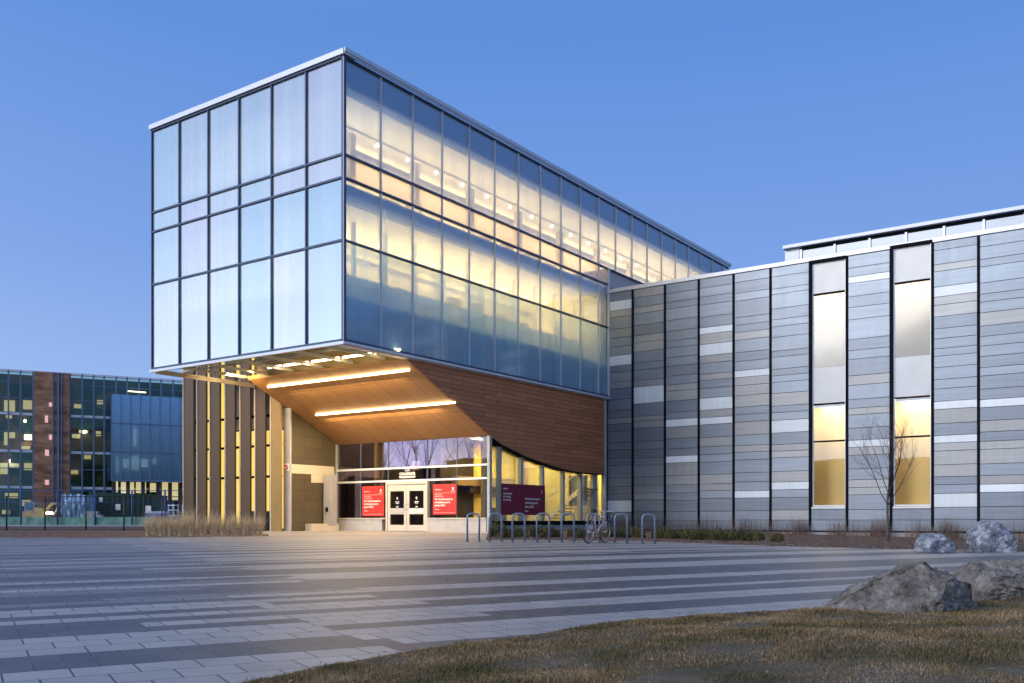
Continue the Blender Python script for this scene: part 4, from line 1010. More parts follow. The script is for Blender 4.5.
m = MB(); ring(m, BBp[0], BBp[2], .09, .006, 20, -.05); m.tube([(BBp[0], -.05, BBp[2]), (BBp[0]+.1, -.09, BBp[2]-.13)], .009, 6); m.tube([(BBp[0], .05, BBp[2]), (BBp[0]-.1, .09, BBp[2]+.13)], .009, 6)
m.box(BBp[0]+.05, BBp[0]+.15, -.16, -.09, BBp[2]-.145, BBp[2]-.125); m.box(BBp[0]-.15, BBp[0]-.05, .09, .16, BBp[2]+.125, BBp[2]+.145); m.build('crankset', 'tyre', bk)
bk.rotation_euler = (R(4), 0, R(56))

# ================================================================== BOULDERS
def rockmat(name, cols, sc_=2.5):
    m = mat(name, cols[1], .85); nt = m.node_tree; p = nt.nodes['Principled BSDF']; c = N(nt, 'ShaderNodeTexCoord').outputs['Object']
    n1 = N(nt, 'ShaderNodeTexNoise'); n1.inputs['Scale'].default_value = sc_*1.6; n1.inputs['Detail'].default_value = 12; n1.inputs['Roughness'].default_value = .72; nt.links.new(c, n1.inputs['Vector'])
    nt.links.new(ramp_(nt, n1.outputs[0], [(.32, cols[0]), (.5, cols[1]), (.68, cols[2])]), p.inputs['Base Color'])
    v = N(nt, 'ShaderNodeTexVoronoi'); v.feature = 'DISTANCE_TO_EDGE'; v.inputs['Scale'].default_value = sc_*1.5; 
    mxv = N(nt, 'ShaderNodeMix', data_type='RGBA'); mxv.inputs[0].default_value = .35; nt.links.new(c, mxv.inputs[6]); nt.links.new(n1.outputs['Color'], mxv.inputs[7]); nt.links.new(mxv.outputs[2], v.inputs['Vector'])
    n2 = N(nt, 'ShaderNodeTexNoise'); n2.inputs['Scale'].default_value = sc_*14; n2.inputs['Detail'].default_value = 8; nt.links.new(c, n2.inputs['Vector'])
    b1 = N(nt, 'ShaderNodeBump'); b1.inputs['Strength'].default_value = .6; b1.inputs['Distance'].default_value = .03; nt.links.new(math_(nt, 'MINIMUM', v.outputs['Distance'], .08), b1.inputs['Height'])
    b2 = N(nt, 'ShaderNodeBump'); b2.inputs['Strength'].default_value = .9; b2.inputs['Distance'].default_value = .035; nt.links.new(n2.outputs[0], b2.inputs['Height']); nt.links.new(b1.outputs[0], b2.inputs['Normal'])
    b3 = N(nt, 'ShaderNodeBump'); b3.inputs['Strength'].default_value = .35; b3.inputs['Distance'].default_value = .08; nt.links.new(n1.outputs[0], b3.inputs['Height']); nt.links.new(b2.outputs[0], b3.inputs['Normal'])
    nt.links.new(b3.outputs[0], p.inputs['Normal']); return m
M['rock'] = rockmat('limestone', ((.035, .03, .026), (.20, .18, .16), (.42, .39, .35)))
M['rock_blue'] = rockmat('blue grey rock', ((.04, .05, .07), (.20, .23, .28), (.72, .75, .80)), 3)
def boulder(label, prof, depth, m, seed, y0, group, tilt=0, cuts=(), shift=0):
    """hull of the outline swelled through its depth, split off by fracture planes, then weathered"""
    import bmesh
    q = random.Random(seed); bmm = bmesh.new()
    xs_ = [p[0] for p in prof]; cxx = sum(xs_)/len(xs_); zm = max(p[1] for p in prof); sz = max(xs_)-min(xs_)
    for (x, z) in prof:
        for t, k in ((-.55, .84), (-.1, 1.0), (.35, .92), (.65, .6)):
            bmm.verts.new((cxx+(x-cxx)*k, t*depth + tilt*z, z*(k if z > .05 else 1)))
    r = bmesh.ops.convex_hull(bmm, input=bmm.verts)
    bmesh.ops.delete(bmm, geom=[g for g in r['geom_interior'] if isinstance(g, bmesh.types.BMVert)], context='VERTS')
    c0 = Vector((cxx, 0, zm*.35))
    planes = [(Vector(n).normalized(), d) for n, d in cuts]
    for _ in range(5):
        n = Vector((q.uniform(-1, 1), q.uniform(-1, .4), q.uniform(-.1, 1))).normalized()
        ext = max((Vector(v.co)-c0).dot(n) for v in bmm.verts); planes.append((n, ext*q.uniform(.76, .90)))
    for n, d in planes:
        g = bmm.verts[:]+bmm.edges[:]+bmm.faces[:]
        bmesh.ops.bisect_plane(bmm, geom=g, plane_co=c0+n*d, plane_no=n, clear_outer=True)
        vs = bmm.verts[:]
        if len(vs) > 3:
            hv = [bmm.verts.new(v.co) for v in vs]; bmesh.ops.delete(bmm, geom=vs, context='VERTS')
            r = bmesh.ops.convex_hull(bmm, input=bmm.verts)
            dl = [x for x in r['geom_interior'] if isinstance(x, bmesh.types.BMVert)]
            if dl: bmesh.ops.delete(bmm, geom=dl, context='VERTS')
    for _ in range(7):
        bmesh.ops.triangulate(bmm, faces=bmm.faces)
        le = [e for e in bmm.edges if e.calc_length() > sz*.05]
        if not le or len(bmm.verts) > 26000: break
        bmesh.ops.subdivide_edges(bmm, edges=le, cuts=1)
    bmesh.ops.triangulate(bmm, faces=bmm.faces)
    bmesh.ops.smooth_vert(bmm, verts=bmm.verts, factor=.12, use_axis_x=True, use_axis_y=True, use_axis_z=True)
    bmm.normal_update()
    off = Vector((seed*3.1, seed, 0))
    for v in bmm.verts:
        c = Vector(v.co)*(2.6/sz)+off
        strat = noise.noise(Vector((c.x*.7+c.z*.5, c.y*.7, c.z*5.5-c.x*2.2)))
        st = round(strat*5)/5
        n1 = noise.noise(c*1.3); n2 = noise.turbulence(c*5, 4, True)
        v.co += v.normal*sz*(.016*n1 + .026*st - .014*n2 + .012*q.uniform(-1, 1) + .006 - .03*max(0, .12-abs(noise.noise(c*1.1+Vector((9, 3, 1)))))*4)
    me = bpy.data.meshes.new('boulder'); bmm.to_mesh(me); bmm.free(); me.materials.append(M[m])
    for pl in me.polygons: pl.use_smooth = False
    o = bpy.data.objects.new('boulder', me); COL.objects.link(o)
    return tag(o, label, 'boulder', group)
def px_prof(pts, y0):      # pixel outline -> metres at depth y0, relative to first base point
    return [((x-512)/F*y0, CH+(HY-y)/F*y0) for x, y in pts]
def place_boulder(label, pts, y0, depth, m, seed, group, tilt=0, cuts=(), shift=0):
    pr_ = px_prof(pts, y0); x0 = (min(p[0] for p in pr_)+max(p[0] for p in pr_))/2; zb_ = min(p[1] for p in pr_)
    o = boulder(label, [(x-x0, z-zb_) for x, z in pr_], depth, m, seed, y0, group, tilt, cuts); o.location = (x0+shift/F*y0, y0+depth*.35, zb_-.01); o.scale = (.93, .93, .95); return o
gb = 'boulders by the lawn'
place_boulder('large low sloping tan grey boulder, broadest in the foreground', [(820, 614), (836, 603), (875, 584), (912, 567), (938, 560), (958, 562), (976, 576), (992, 578), (1004, 600), (1006, 620), (950, 624), (900, 624), (845, 618)], 8.3, .95, 'rock', 2, gb, .25, shift=9, cuts=(((-.42, -.50, .80), .225), ((.60, -.75, .12), .36), ((.15, -.95, .1), .42)))
place_boulder('rough rounded grey boulder at the right edge behind the large sloping one', [(962, 610), (966, 577), (980, 563), (1010, 557), (1045, 558), (1075, 575), (1080, 612)], 9.8, 1.1, 'rock', 11, gb)
gb2 = 'pale boulders in the mulch bed'
place_boulder('low pale grey boulder in the mulch right of the bare young tree', [(919, 552), (922, 537), (931, 532), (948, 531), (956, 540), (959, 552)], 22.3, .7, 'rock_blue', 5, gb2)
place_boulder('tall peaked blue grey boulder in the mulch near the right edge', [(971, 553), (971, 535), (983, 526), (992, 516), (1003, 520), (1016, 528), (1019, 540), (1016, 553)], 22.2, .95, 'rock_blue', 8, gb2)

# ================================================================== TREES AND PLANTS
ORD = 'first second third fourth fifth sixth seventh eighth ninth tenth eleventh twelfth thirteenth fourteenth fifteenth sixteenth seventeenth eighteenth nineteenth twentieth twenty-first twenty-second twenty-third twenty-fourth twenty-fifth twenty-sixth twenty-seventh twenty-eighth twenty-ninth'.split()
M['bark'] = mat('grey brown bark', (.10, .085, .08), .9, 0, .3, 6); M['twig'] = mat('dark twigs', (.07, .05, .055), .9)
def bare_tree(name, loc, H, label, group=None, seed=1, r0=.045, fork=.33, spread=.75, levels=4, nmain=7, cat='tree', m1='bark', m2='twig'):
    o = thing(name, loc, label, cat, group); q = random.Random(seed); ORG[o.name] = Vector(loc)
    t = MB(); c = MB(); L = Vector(loc)
    top = H*fork
    tp = [L+Vector((.02*math.sin(k*2.1+seed)*k/5, .01*k, top*k/5)) for k in range(6)]
    t.tube([p for p in tp], [r0*(1-.25*k/5) for k in range(6)], 9); t.build('trunk', m1, o)
    def branch(p, d, ln, r, lv):
        pts = [p]; n = 5; dd = d.copy()
        for k in range(n):
            dd = (dd + Vector((q.uniform(-1, 1), q.uniform(-1, 1), q.uniform(-.3, .7)))*.16 + Vector((0, 0, .05))).normalized()
            pts.append(pts[-1]+dd*ln/n)
        c.tube(pts, [r*(1-.72*k/n) for k in range(n+1)], 5 if lv > 1 else 3, cap=False)
        if lv >= levels: return
        m_ = 5 if lv < 2 else 4
        for k in range(m_):
            f = q.uniform(.25, .95); i = min(int(f*n), n-1); b = pts[i].lerp(pts[i+1], f*n-i)
            ax = Vector((q.uniform(-1, 1), q.uniform(-1, 1), q.uniform(-.2, .6))).normalized()
            nd = (dd*1.0 + ax*.85).normalized()
            branch(b, nd, ln*q.uniform(.38, .6), r*.48*(1-.4*f), lv+1)
    for k in range(nmain):
        a = 2*math.pi*k/nmain+q.uniform(-.3, .3); f = .55+.45*k/nmain
        el = q.uniform(.9, 1.5)
        d = Vector((math.cos(a)*spread, math.sin(a)*spread, el)).normalized()
        branch(L+Vector((0, 0, top*(.75+.25*(k % 3)/2))), d, H*q.uniform(.42, .56), r0*.40, 1)
    branch(tp[-1], Vector((0, 0, 1)), H*(1-fork)*.85, r0*.5, 1)
    c.build('crown', m2, o); return o
tp = on_ground(888, 543)
bare_tree('young_tree', tp, (543-411)/F*tp.y*1.0, 'bare young tree in the mulch bed in front of the right hand window', seed=4, r0=.05, spread=.66, nmain=6, fork=.38)

# shrubs along the bed
M['leaf_green'] = bladesmat('shrub leaves', [(0, (.03, .04, .015)), (.4, (.07, .075, .025)), (.75, (.14, .12, .05)), (1, (.25, .13, .07))])
def shrub_mesh(rad, h, seed, n=420):
    rg = random.Random(seed); pts = []; ln = []; wd = []
    for _ in range(n):
        a = rg.uniform(0, 6.28); rr_ = rad*math.sqrt(rg.random()); zz = h*rg.random()*(1-.5*(rr_/rad)**2)
        pts.append((rr_*math.cos(a), rr_*math.sin(a), zz)); ln.append(rg.uniform(.04, .1)); wd.append(rg.uniform(.02, .045))
    return blades_mesh('shrub', pts, ln, wd, 1.1, 'leaf_green', seed=seed)
protos = []
sh = [(248, 536)] + [(x, y) for x, y in zip([498, 507, 517, 530, 541, 549, 557, 575, 583, 606, 612, 622, 632, 640, 657, 664, 671, 679, 688, 695, 702, 711, 719, 729, 737, 748, 757, 777], [538.5]*13 + [539, 539, 539.5, 540, 540, 540.5, 541, 541, 541.3, 541.6, 541.8, 542, 542.2, 542.4, 542.6])][0:]
sh = sh[1:]
for i, (x, y) in enumerate(sh):
    q = random.Random(i*5+2); loc = on_ground(x, y+.6); loc.z += .05; s = q.uniform(.75, 1.25)
    if i < 4: o = shrub_mesh(.26, .34, 50+i); protos.append(o)
    else:
        o = protos[i % 4].copy(); COL.objects.link(o)
    o.location = loc; o.scale = (s, s, s*q.uniform(.85, 1.3)); o.rotation_euler.z = q.uniform(0, 6)
    tag(o, ORD[i]+' low shrub from the left in the strip behind the racks and along the wing', 'shrub', 'low shrubs along the planting strip')
# dried stalks against the wing
rr = random.Random(12); roots = []; ln = []; wd = []
for _ in range(5200):
    x = rr.uniform(608, 1100); b = b_on(AW, x)
    cl = noise.noise(Vector((b*1.1, 0, 0)))
    if rr.random() > .5+cl: continue
    p = B(AW-rr.uniform(.1, .9), b, 0); roots.append((p[0], p[1], G(p[0], p[1])+.05)); ln.append(rr.uniform(.35, .95)*(1+.4*cl)); wd.append(rr.uniform(.008, .016))
tag(blades_mesh('dry_stalks', roots, ln, wd, .35, 'stalk', seed=9), 'thin dry stalks standing along the foot of the clad wing', 'dry plants', kind='stuff')
# ornamental grass clumps
gc = []
def clump(seed, loc):
    rg = random.Random(seed); pts = []; ln = []; wd = []
    for _ in range(150):
        a = rg.uniform(0, 6.28); r_ = .09*math.sqrt(rg.random()); pts.append((r_*math.cos(a), r_*math.sin(a), 0)); ln.append(rg.uniform(.5, 1.12)); wd.append(rg.uniform(.010, .022))
    return blades_mesh('ornamental_grass', pts, ln, wd, .7, 'straw', seed=seed)
for i in range(22):
    x = 149+i*5.3; q = random.Random(i+60); loc = on_ground(x+q.uniform(-1, 1), 537.2-(i % 2)*1.6-.04*i); loc.z += .03
    if i < 4: o = clump(70+i, loc); gc.append(o)
    else: o = gc[i % 4].copy(); COL.objects.link(o)
    o.location = loc; s = q.uniform(.66, 1.05); o.scale = (s, s, s*q.uniform(.9, 1.15)); o.rotation_euler.z = q.uniform(0, 6)
    tag(o, ORD[i]+' straw coloured grass clump from the left, in the row before the bronze fins', 'ornamental grass', 'ornamental grass clumps before the fins')

# ================================================================== FAR BUILDING AND CONSTRUCTION SITE
WD = Vector((.897, .442, 0)).normalized(); WN = Vector((WD.y, -WD.x, 0))    # WN points to the viewer
FP = Vector(((90-512)/F*110, 110, 0))
def Q(s, n, z): p = FP + WD*s + WN*n; return (p.x, p.y, z)
def s_on(px, n=0):
    t = (px-512)/F; p = FP + WN*n
    return (t*p.y-p.x)/(WD.x-t*WD.y)
fb = thing('office_building', (FP.x, FP.y, .5), 'distant dark glass office block with a brick bay and a few lit windows', 'building')
M['far_green'] = glass('green curtain glass', (.8, .88, .8), (.30, .50, .62), .05, .03)
M['far_blue'] = glass('blue curtain glass', (.4, .6, .8), (.34, .58, .82), .2, .38, .55, (.16, .38, .58), streak=True)
M['far_brick'] = mat('far red brick', (.33, .17, .10), .9, 0, .55, .6, stretch=(1, 1, 3))
M['far_dark'] = mat('far interior', (.05, .075, .06), .9, 0, .6, .35, stretch=(1, 1, 2))
_nt = M['far_dark'].node_tree; _c = N(_nt, 'ShaderNodeTexCoord').outputs['Object']; _v = N(_nt, 'ShaderNodeTexVoronoi'); _v.distance = 'CHEBYCHEV'; _v.inputs['Scale'].default_value = .45; _nt.links.new(_c, _v.inputs['Vector'])
_s = N(_nt, 'ShaderNodeSeparateColor'); _nt.links.new(_v.outputs['Color'], _s.inputs[0])
_nt.links.new(ramp_(_nt, _s.outputs[0], [(0, (.03, .06, .05)), (.35, (.05, .10, .075)), (.55, (.16, .085, .045)), (.75, (.05, .08, .08)), (.9, (.22, .17, .08))], 'CONSTANT'), _nt.nodes['Principled BSDF'].inputs['Base Color'])
M['win_lit'] = emit('lit office window', (1, .68, .24), .55)
M['win_bay'] = emit('lit bay room', (1, .62, .34), 4.5)
M['win_lit2'] = emit('lit office band', (1, .85, .35), .55)
H0 = .3
def zf(px, py, n=0): return z_at(Q(s_on(px, n), n, 0), py)
zft = zf(90, 375.3)
sL, sR = s_on(-40), s_on(260)
m = MB(); m.box(sL, sR, -14, -1.5, H0, zft-.2, fr=Q); m.build('inner_wall', 'far_dark', fb)
m = MB()
for x0, x1, y0, y1 in ((70, 82, 440, 480), (-20, 20, 474, 486), (94, 110, 431, 465), (0, 33, 441, 449), (58, 69, 380, 500)): m.box(s_on(x0, -1.4), s_on(x1, -1.4), -1.45, -1.38, zf(x0, y1, -1.4), zf(x0, y0, -1.4), fr=Q)
M['copper'] = mat('copper brown partition', (.32, .17, .08), .7, 0, .4, .5); m.build('room_wall', 'copper', fb)
m = MB(); m.box(sL, sR, 0-.05, 0, H0, zft, fr=Q); m.build('glass_wall', 'far_green', fb)
fl = [zf(0, y) for y in (413, 450.5, 487)]
m = MB()
for z in fl: m.box(sL, sR, 0, .18, z-.14, z+.14, fr=Q)
m.box(sL, sR, -.2, .25, zft-.15, zft+.1, fr=Q)
m.build('floor_band', 'mullion_light', fb)
m = MB()
for z in [zf(0, y) for y in (381, 397, 431, 468)]: m.box(sL, sR, 0, .1, z-.05, z+.05, fr=Q)
for x in [-32, -20, -7, 8.5, 20.5, 33, 70, 82, 93.5, 104, 116, 127, 139, 150, 161, 173, 184, 196]:
    s = s_on(x); m.box(s-.08, s+.08, 0, .3, H0, zft, fr=Q)
m.build('mullions', 'spandrel', fb)
m = MB(); m.box(s_on(34), s_on(69.5), .02, .5, H0, zft, fr=Q); bb = m.build('brick_bay', 'far_brick', fb)
m = MB()
for x0, x1, y0, y1 in ((49, 52, 403, 407), (45, 48, 416, 423), (49, 52, 435, 440), (45, 49, 450, 456), (45, 49, 480, 485)):
    m.box(s_on(x0), s_on(x1), .5, .56, zf(x0, y1), zf(x0, y0), fr=Q)
M['pink_lit'] = emit('small lit window', (1, .28, .14), .55); m.build('small_window', 'pink_lit', bb)
m = MB()
for x0, x1 in ((52, 53.5), (57, 59), (61, 62)): m.box(s_on(x0), s_on(x1), .5, .7, H0, zft, fr=Q)
m.build('downpipe', 'spandrel', bb)
m = MB()
for x0, x1, y0, y1 in ((4, 15, 400, 411), (23, 32, 400, 409), (4, 8, 432, 445), (8, 15, 432, 438), (24, 32, 434, 440), (0, 19, 463, 467), (0, 8, 467, 474), (24, 32, 463, 470), (5, 18, 493, 498), (79, 88, 430, 433), (72, 80, 434, 438), (6, 12, 415, 418), (20, 30, 446, 449), (74, 82, 404, 408), (84, 91, 455, 459), (96, 101, 431, 436), (97, 103, 400, 404), (71, 78, 470, 474), (2, 10, 510, 514), (22, 31, 500, 506)):
    m.box(s_on(x0, -1.2), s_on(x1, -1.2), -1.3, -1.2, zf(x0, y1, -1.2), zf(x0, y0, -1.2), fr=Q)
m.build('lit_window', 'win_lit', fb)
m = MB(); 
for x, y in ((27.5, 437), (9, 461), (84, 432), (25, 421)):
    p = Vector(Q(s_on(x, -.8), -.8, zf(x, y, -.8))); m.tube([p-Vector((0, 0, .15)), p+Vector((0, 0, .15))], .22 if x == 27.5 else .1, 8)
m.build('office_lamp', 'bulb_white', fb)
# projecting blue box
n1 = 4
sb0, sb1 = s_on(111.5, n1), s_on(240, n1); zb0_ = zf(111.5, 479.5, n1); zb1_ = zf(111.5, 394, n1)
m = MB(); m.box(sb0, sb1, n1-.1, n1, zb0_, zb1_, fr=Q); m.box(sb0, sb0+.1, .5, n1-.1, zb0_, zb1_, fr=Q); bx_ = m.build('blue_glass_bay', 'far_blue', fb)
m = MB(); m.box(sb0+.3, sb1, .5, n1-.8, zb0_, zb1_-.1, fr=Q); m.build('bay_core', 'spandrel', bx_)
m = MB()
for x0, x1, y0, y1 in ((116, 119, 457, 473), (123, 129, 459, 468), (131, 139, 456, 470), (141, 148, 459, 467), (133, 137, 428, 446), (152, 156, 458, 464)): m.box(s_on(x0, n1-.7), s_on(x1, n1-.7), n1-.78, n1-.72, zf(x0, y1, n1-.7), zf(x0, y0, n1-.7), fr=Q)
m.build('lit_window', 'win_bay', bx_)
m = MB()
for x in (111.5, 121, 130.8, 140.5, 150.3, 160, 170, 180): 
    s = s_on(x, n1); m.box(s-.05, s+.05, n1, n1+.12, zb0_, zb1_, fr=Q)
for y in (423, 451.5): z = zf(111.5, y, n1); m.box(sb0, sb1, n1, n1+.12, z-.06, z+.06, fr=Q)
m.box(sb0, sb1, n1-.2, n1+.15, zb0_-.2, zb0_, fr=Q)
m.build('mullions', 'spandrel', bx_)
m = MB()
for x0, x1, y0, y1 in ((115, 118, 480, 492), (121, 134, 482, 494), (136, 146, 482, 493), (150, 160, 483, 492), (162, 180, 482, 500), (148, 156, 500, 507)):
    m.box(s_on(x0, .3), s_on(x1, .3), .3, .36, zf(x0, y1, .3), zf(x0, y0, .3), fr=Q)
m.build('lit_lobby_window', 'win_lit2', fb)
m = MB()
for x in (114, 128, 143, 158, 170, 180): s = s_on(x, n1-1); m.box(s-.2, s+.2, n1-1.2, n1-.8, H0, zb0_-.2, fr=Q)
m.build('pillar', 'dark_wall', fb)
# roof lamp tube
m = MB(); m.tube([Q(s_on(128, .4), .4, zf(128, 391, .4)), Q(s_on(146, .4), .4, zf(146, 392.5, .4))], .05, 6); m.build('strip_light', 'ltube_soft', fb)

def px3(x, y, D): return Vector(((x-512)/F*D, D, CH+(HY-y)/F*D))
# chain link fence in front
fn = thing('wire_fence', (at_depth(90, 45), 45, .33), 'low dark wire fence behind the mulch strip on the left', 'fence')
M['fence_metal'] = mat('dark fence steel', (.03, .035, .045), .5, .5)
m = MB()
for x in (-34, 6.6, 45, 86, 124, 162):
    p = px3(x, 0, 45); q = MB(); q.tube([(p.x, 45, G(p.x, 45)), (p.x, 45, 2.05)], .035, 6); q.build('post', 'fence_metal', fn)
m = MB(); x0, x1 = at_depth(-34, 45), at_depth(183, 45); m.tube([(x0, 45, 2.0), (x1, 45, 2.0)], .02, 5); m.tube([(x0, 45, .45), (x1, 45, .45)], .012, 5); m.build('rail', 'fence_metal', fn)
m = MB()
k = x0
while k < x1: 
    m.tube([(k, 45, .42), (min(k+1.55, x1), 45, 1.98)], .0035, 3, cap=False); m.tube([(k, 45, 1.98), (min(k+1.55, x1), 45, .42)], .0035, 3, cap=False); k += .14
m.build('wire_mesh', 'fence_metal', fn)
# site hoarding: low green netting, blue posts
sf = thing('site_barrier', (at_depth(90, 70), 70, .5), 'low pale green netting barrier with blue posts round the building site', 'barrier')
M['net'] = mat('green netting', (.14, .30, .26), .8, 0, .4, 1.5); M['blue_post'] = mat('blue post', (.03, .07, .25), .6)
m = MB(); xa, xb = at_depth(-60, 70), at_depth(215, 70)
nseg = 40
for i in range(nseg):
    a, b = xa+(xb-xa)*i/nseg, xa+(xb-xa)*(i+1)/nseg; wv = lambda t: .12*math.sin(t*1.7)
    m.hexa([(a, 70+wv(a), .45), (b, 70+wv(b), .45), (b, 70.05+wv(b), .45), (a, 70.05+wv(a), .45), (a, 70+wv(a), 1.12+.05*wv(a*3)), (b, 70+wv(b), 1.12+.05*wv(b*3)), (b, 70.05+wv(b), 1.12+.05*wv(b*3)), (a, 70.05+wv(a), 1.12+.05*wv(a*3))])
m.build('netting', 'net', sf)
for x in (-20, 21, 57.5, 95, 132, 165): 
    m = MB(); p = px3(x, 0, 69.8); m.tube([(p.x, 69.8, .45), (p.x, 69.8, 3.1)], .06, 6); m.build('post', 'blue_post', sf)
m = MB(); m.tube([(xa, 69.8, 2.2), (xb, 69.8, 2.2)], .025, 5); m.tube([(xa, 69.8, 3.05), (xb, 69.8, 3.05)], .025, 5); m.build('rail', 'blue_post', sf)
# green container
M['container'] = mat('dark green hoarding', (.015, .06, .04), .6, 0, .2, 1)
c0 = px3(88.5, 519, 84); c1 = px3(147, 519, 84)
ct = thing('storage_container', (c0.x, 84, .5), 'dark green container with white notices on the building site', 'container')
m = MB(); z0, z1 = .45, z_at((0, 84), 491.5); z2 = z_at((0, 86), 495)
m.hexa([(c0.x, 84, z0), (c1.x, 86, z0), (c1.x, 89, z0), (c0.x, 89, z0), (c0.x, 84, z1), (c1.x, 86, z1-.25), (c1.x, 89, z1-.25), (c0.x, 89, z1)])
m.build('shell', 'container', ct)
m = MB()
k = c0.x+.2
while k < c1.x: f = (k-c0.x)/(c1.x-c0.x); y = 84+2*f; m.box(k, k+.08, y-.06, y+.04, z0+.1, z1-.3); k += .4
m.build('ribs', 'container', ct)
for x, y, w_, h_ in ((102, 500, 3.6, 5), (116.7, 507, 5, 6), (143, 509.5, 6, 8)):
    p = px3(x, y, 84.5); m = MB(); f = (p.x-c0.x)/(c1.x-c0.x); yy = 84+2*f-.1; m.box(p.x-w_*.044, p.x+w_*.044, yy-.02, yy, p.z-h_*.044, p.z+h_*.044); m.build('notice', 'letter', ct)
# tarpaulin stack
M['tarp'] = mat('pale blue tarpaulin', (.34, .52, .68), .6, 0, .5, 1.2, .6, 3); M['blocks'] = mat('grey blocks', (.30, .31, .34), .9, 0, .2, 2)
c0 = px3(60.5, 517, 82); c1 = px3(83, 517, 82)
ta = thing('covered_stack', (c0.x, 82, .5), 'stack covered in pale blue tarpaulin beside the dark green container', 'covered stack')
m = MB(); nx_ = 10
for i in range(nx_):
    for j in range(6):
        def tp_(i, j):
            x = c0.x+(c1.x-c0.x)*i/nx_; z = .5+(z_at((0, 82), 494.5)-.5)*j/6; return (x+.05*math.sin(j*2+i), 82+.18*math.sin(i*2.3+j*1.1)+j*.04, z+(.10*math.sin(i*1.9) if j == 6 else 0))
        m.face([tp_(i, j), tp_(i+1, j), tp_(i+1, j+1), tp_(i, j+1)], 0, True)
za = z_at((0, 82), 494.5)
m.box(c0.x+.02, c1.x-.02, 82.4, 84.5, .5, za-.05)
m.build('tarpaulin', 'tarp', ta)
m = MB()
for i in range(5): x = c0.x+.2+(c1.x-c0.x-.4)*i/4; m.tube([(x, 81.75, .5), (x+.1, 81.8, za+.1)], .035, 5)
m.build('strap', 'blue_post', ta)
bs = thing('block_pile', px3(91, 519, 80), 'pile of grey concrete blocks in front of the dark green container', 'block pile')
m = MB(); q = random.Random(4); p0 = px3(84, 519, 80)
for j in range(4):
    for i in range(4-(j > 2)): m.box(p0.x+i*.36+.02*j, p0.x+i*.36+.34+.02*j, 80+q.uniform(-.05, .05), 80.5, .45+j*.3, .45+j*.3+.285)
m.build('blocks', 'blocks', bs)
# excavator
M['digger'] = mat('yellow machine paint', (.34, .27, .13), .5, .1, .15, 2)
e0 = px3(38, 516, 80); ex = thing('excavator', (e0.x, 80, .5), 'small yellow excavator with a bright work lamp on the building site', 'excavator')
x = e0.x
m = MB(); m.box(x-1.5, x+.9, 79.4, 81.2, 1.15, 2.0); m.prism([(x-.2, 2.0), (x+.9, 2.0), (x+.7, 2.35), (x-.2, 2.5)], 79.5, 81.1); m.build('body', 'digger', ex)
m = MB(); m.box(x-1.3, x-.25, 79.5, 80.6, 2.0, 3.1); cb = m.build('cab', 'blocks', ex)
m = MB(); m.box(x-1.2, x-.4, 79.44, 79.49, 2.2, 2.95); m.build('window', 'far_blue', cb)
for yy in (79.2, 80.9):
    m = MB(); m.prism([(x-1.5, .75), (x-1.25, .5), (x+1.0, .5), (x+1.25, .75), (x+1.0, 1.08), (x-1.25, 1.08)], yy, yy+.45); m.build('track', 'tyre', ex)
m = MB(); m.tube([(x+.7, 80, 1.9), (x+1.6, 80, 2.9), (x+2.4, 80, 2.9)], [.16, .18, .12], 6); bo = m.build('boom', 'digger', ex)
m = MB(); m.tube([(x+2.4, 80, 2.9), (x+1.8, 80, 1.5)], [.12, .09], 6); m.build('arm', 'digger', bo)
m = MB(); m.prism([(x+1.5, 1.5), (x+2.0, 1.4), (x+1.9, .8), (x+1.4, .7)], 79.6, 80.4); m.build('bucket', 'tyre', bo)
m = MB(); p = px3(49.5, 513, 79.3); _e = Vector((e0.x, 80, .5)); p = _e + (p-_e)/.74; m.tube([p+Vector((-.35, 0, 0)), p+Vector((.35, 0, 0))], .13, 8); m.build('work_lamp', 'bulb_white', ex); ex.scale = (.74, .74, .74)
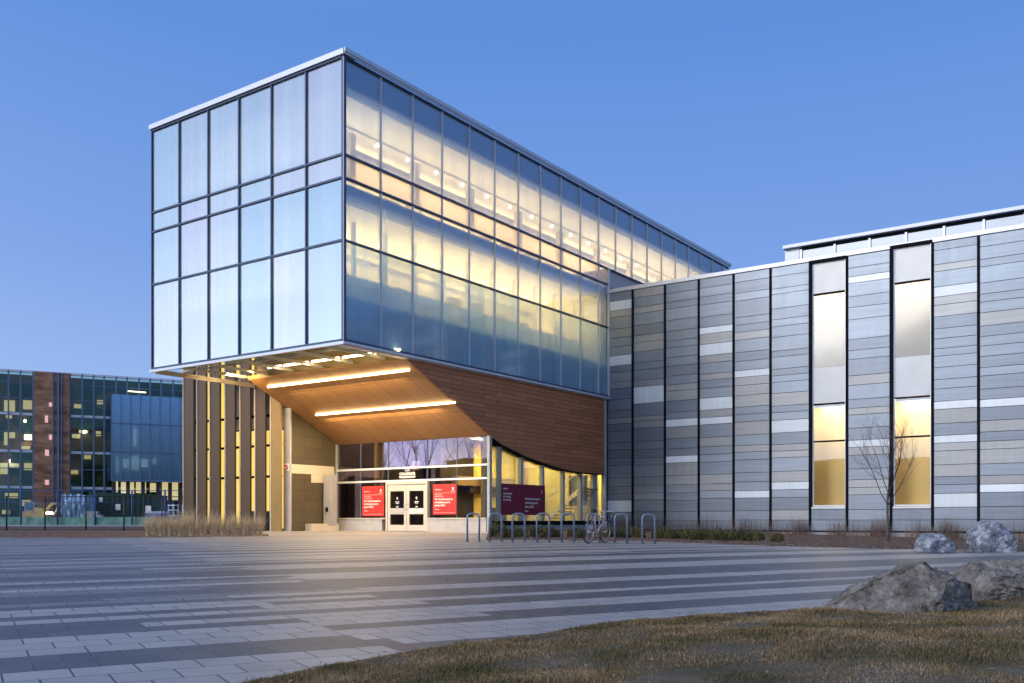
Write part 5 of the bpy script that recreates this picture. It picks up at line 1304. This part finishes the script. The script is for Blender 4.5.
# bins and scaffold
M['bin'] = mat('blue plastic', (.03, .12, .38), .5)
p = px3(156, 519, 78); bi = thing('waste_bin', (p.x, 78, .5), 'wide blue waste bin right of the dark green container', 'waste bin')
m = MB(); m.prism([(p.x-.75, .6), (p.x+.75, .6), (p.x+.85, 1.45), (p.x-.85, 1.45)], 78, 79); bb_ = m.build('tub', 'bin', bi)
m = MB(); m.prism([(p.x-.88, 1.45), (p.x+.88, 1.45), (p.x+.7, 1.62), (p.x-.7, 1.62)], 77.95, 79.05); m.build('lid', 'tarp', bi)
p = px3(174, 519, 78); sf2 = thing('scaffold_tower', (p.x, 78, .5), 'pale blue scaffold frame at the left foot of the bronze fins', 'scaffold')
m = MB()
for dx in (-.45, 0, .35): m.tube([(p.x+dx, 78, .5), (p.x+dx, 78, 2.2)], .05, 5); m.tube([(p.x+dx, 79, .5), (p.x+dx, 79, 2.2)], .05, 5)
m.build('uprights', 'tarp', sf2)
m = MB()
for z in (.8, 1.25, 1.7, 2.1): m.tube([(p.x-.5, 78, z), (p.x+.4, 78, z)], .04, 5)
m.build('rungs', 'letter', sf2)

# ================================================================== WHAT THE WINDOWS MIRROR (behind the camera)
M['back_b'] = mat('dark brick block', (.10, .07, .055), .9, 0, .2, .3)
bbk = thing('low_building', (-62, -40, 0), 'low dark building mirrored in the lower window panes of the wing', 'building')
def K(s, n, z): return (-62+V.x*s+U.x*n, -40+V.y*s+U.y*n, z)
m = MB(); m.box(-60, 45, -10, 0, -.6, 10.6, fr=K); m.box(-20, -6, -9, -1, 10.6, 12.5, fr=K); m.build('wall', 'back_b', bbk)
m = MB()
for k in range(14): m.box(-56+k*7, -52+k*7, .01, .06, 1.5, 3.6, fr=K)
m.build('window_opening', 'spandrel', bbk)
wbk = thing('added_dark_block', (-80, 28, 0), 'long dark building added out of view behind the tall bare trees to darken the glass above the doors', 'building')  # unseen block added to keep the sky glow out of the entrance glass
m = MB(); m.box(-90, -80, -20, 62, -.6, 7.5); m.box(-88, -80, 5, 20, 7.5, 9); m.build('wall', 'back_b', wbk)
m = MB()
for k in range(18): m.box(-79.98, -79.93, -17+4.4*k, -15.2+4.4*k, 1.5, 3.6); m.box(-79.98, -79.93, -17+4.4*k, -15.2+4.4*k, 4.6, 6.4)
m.build('window_opening', 'spandrel', wbk)
for k, (x, y, h_) in enumerate(((-34, -22, 11), (-24, -30, 12.5), (-46, -14, 14), (-14, -34, 13), (-66, 14, 15), (-60, 22, 13), (-68, 29, 16), (-61, 36, 14), (-70, 42, 13), (-72, 21, 14))):
    bare_tree('bare_tree', (x, y, -.3), h_, ORD[k]+' of the tall bare trees across the plaza, mirrored in the glass', 'trees mirrored in the glass', seed=20+k, r0=.16, fork=.3, spread=.8, levels=3, nmain=8)
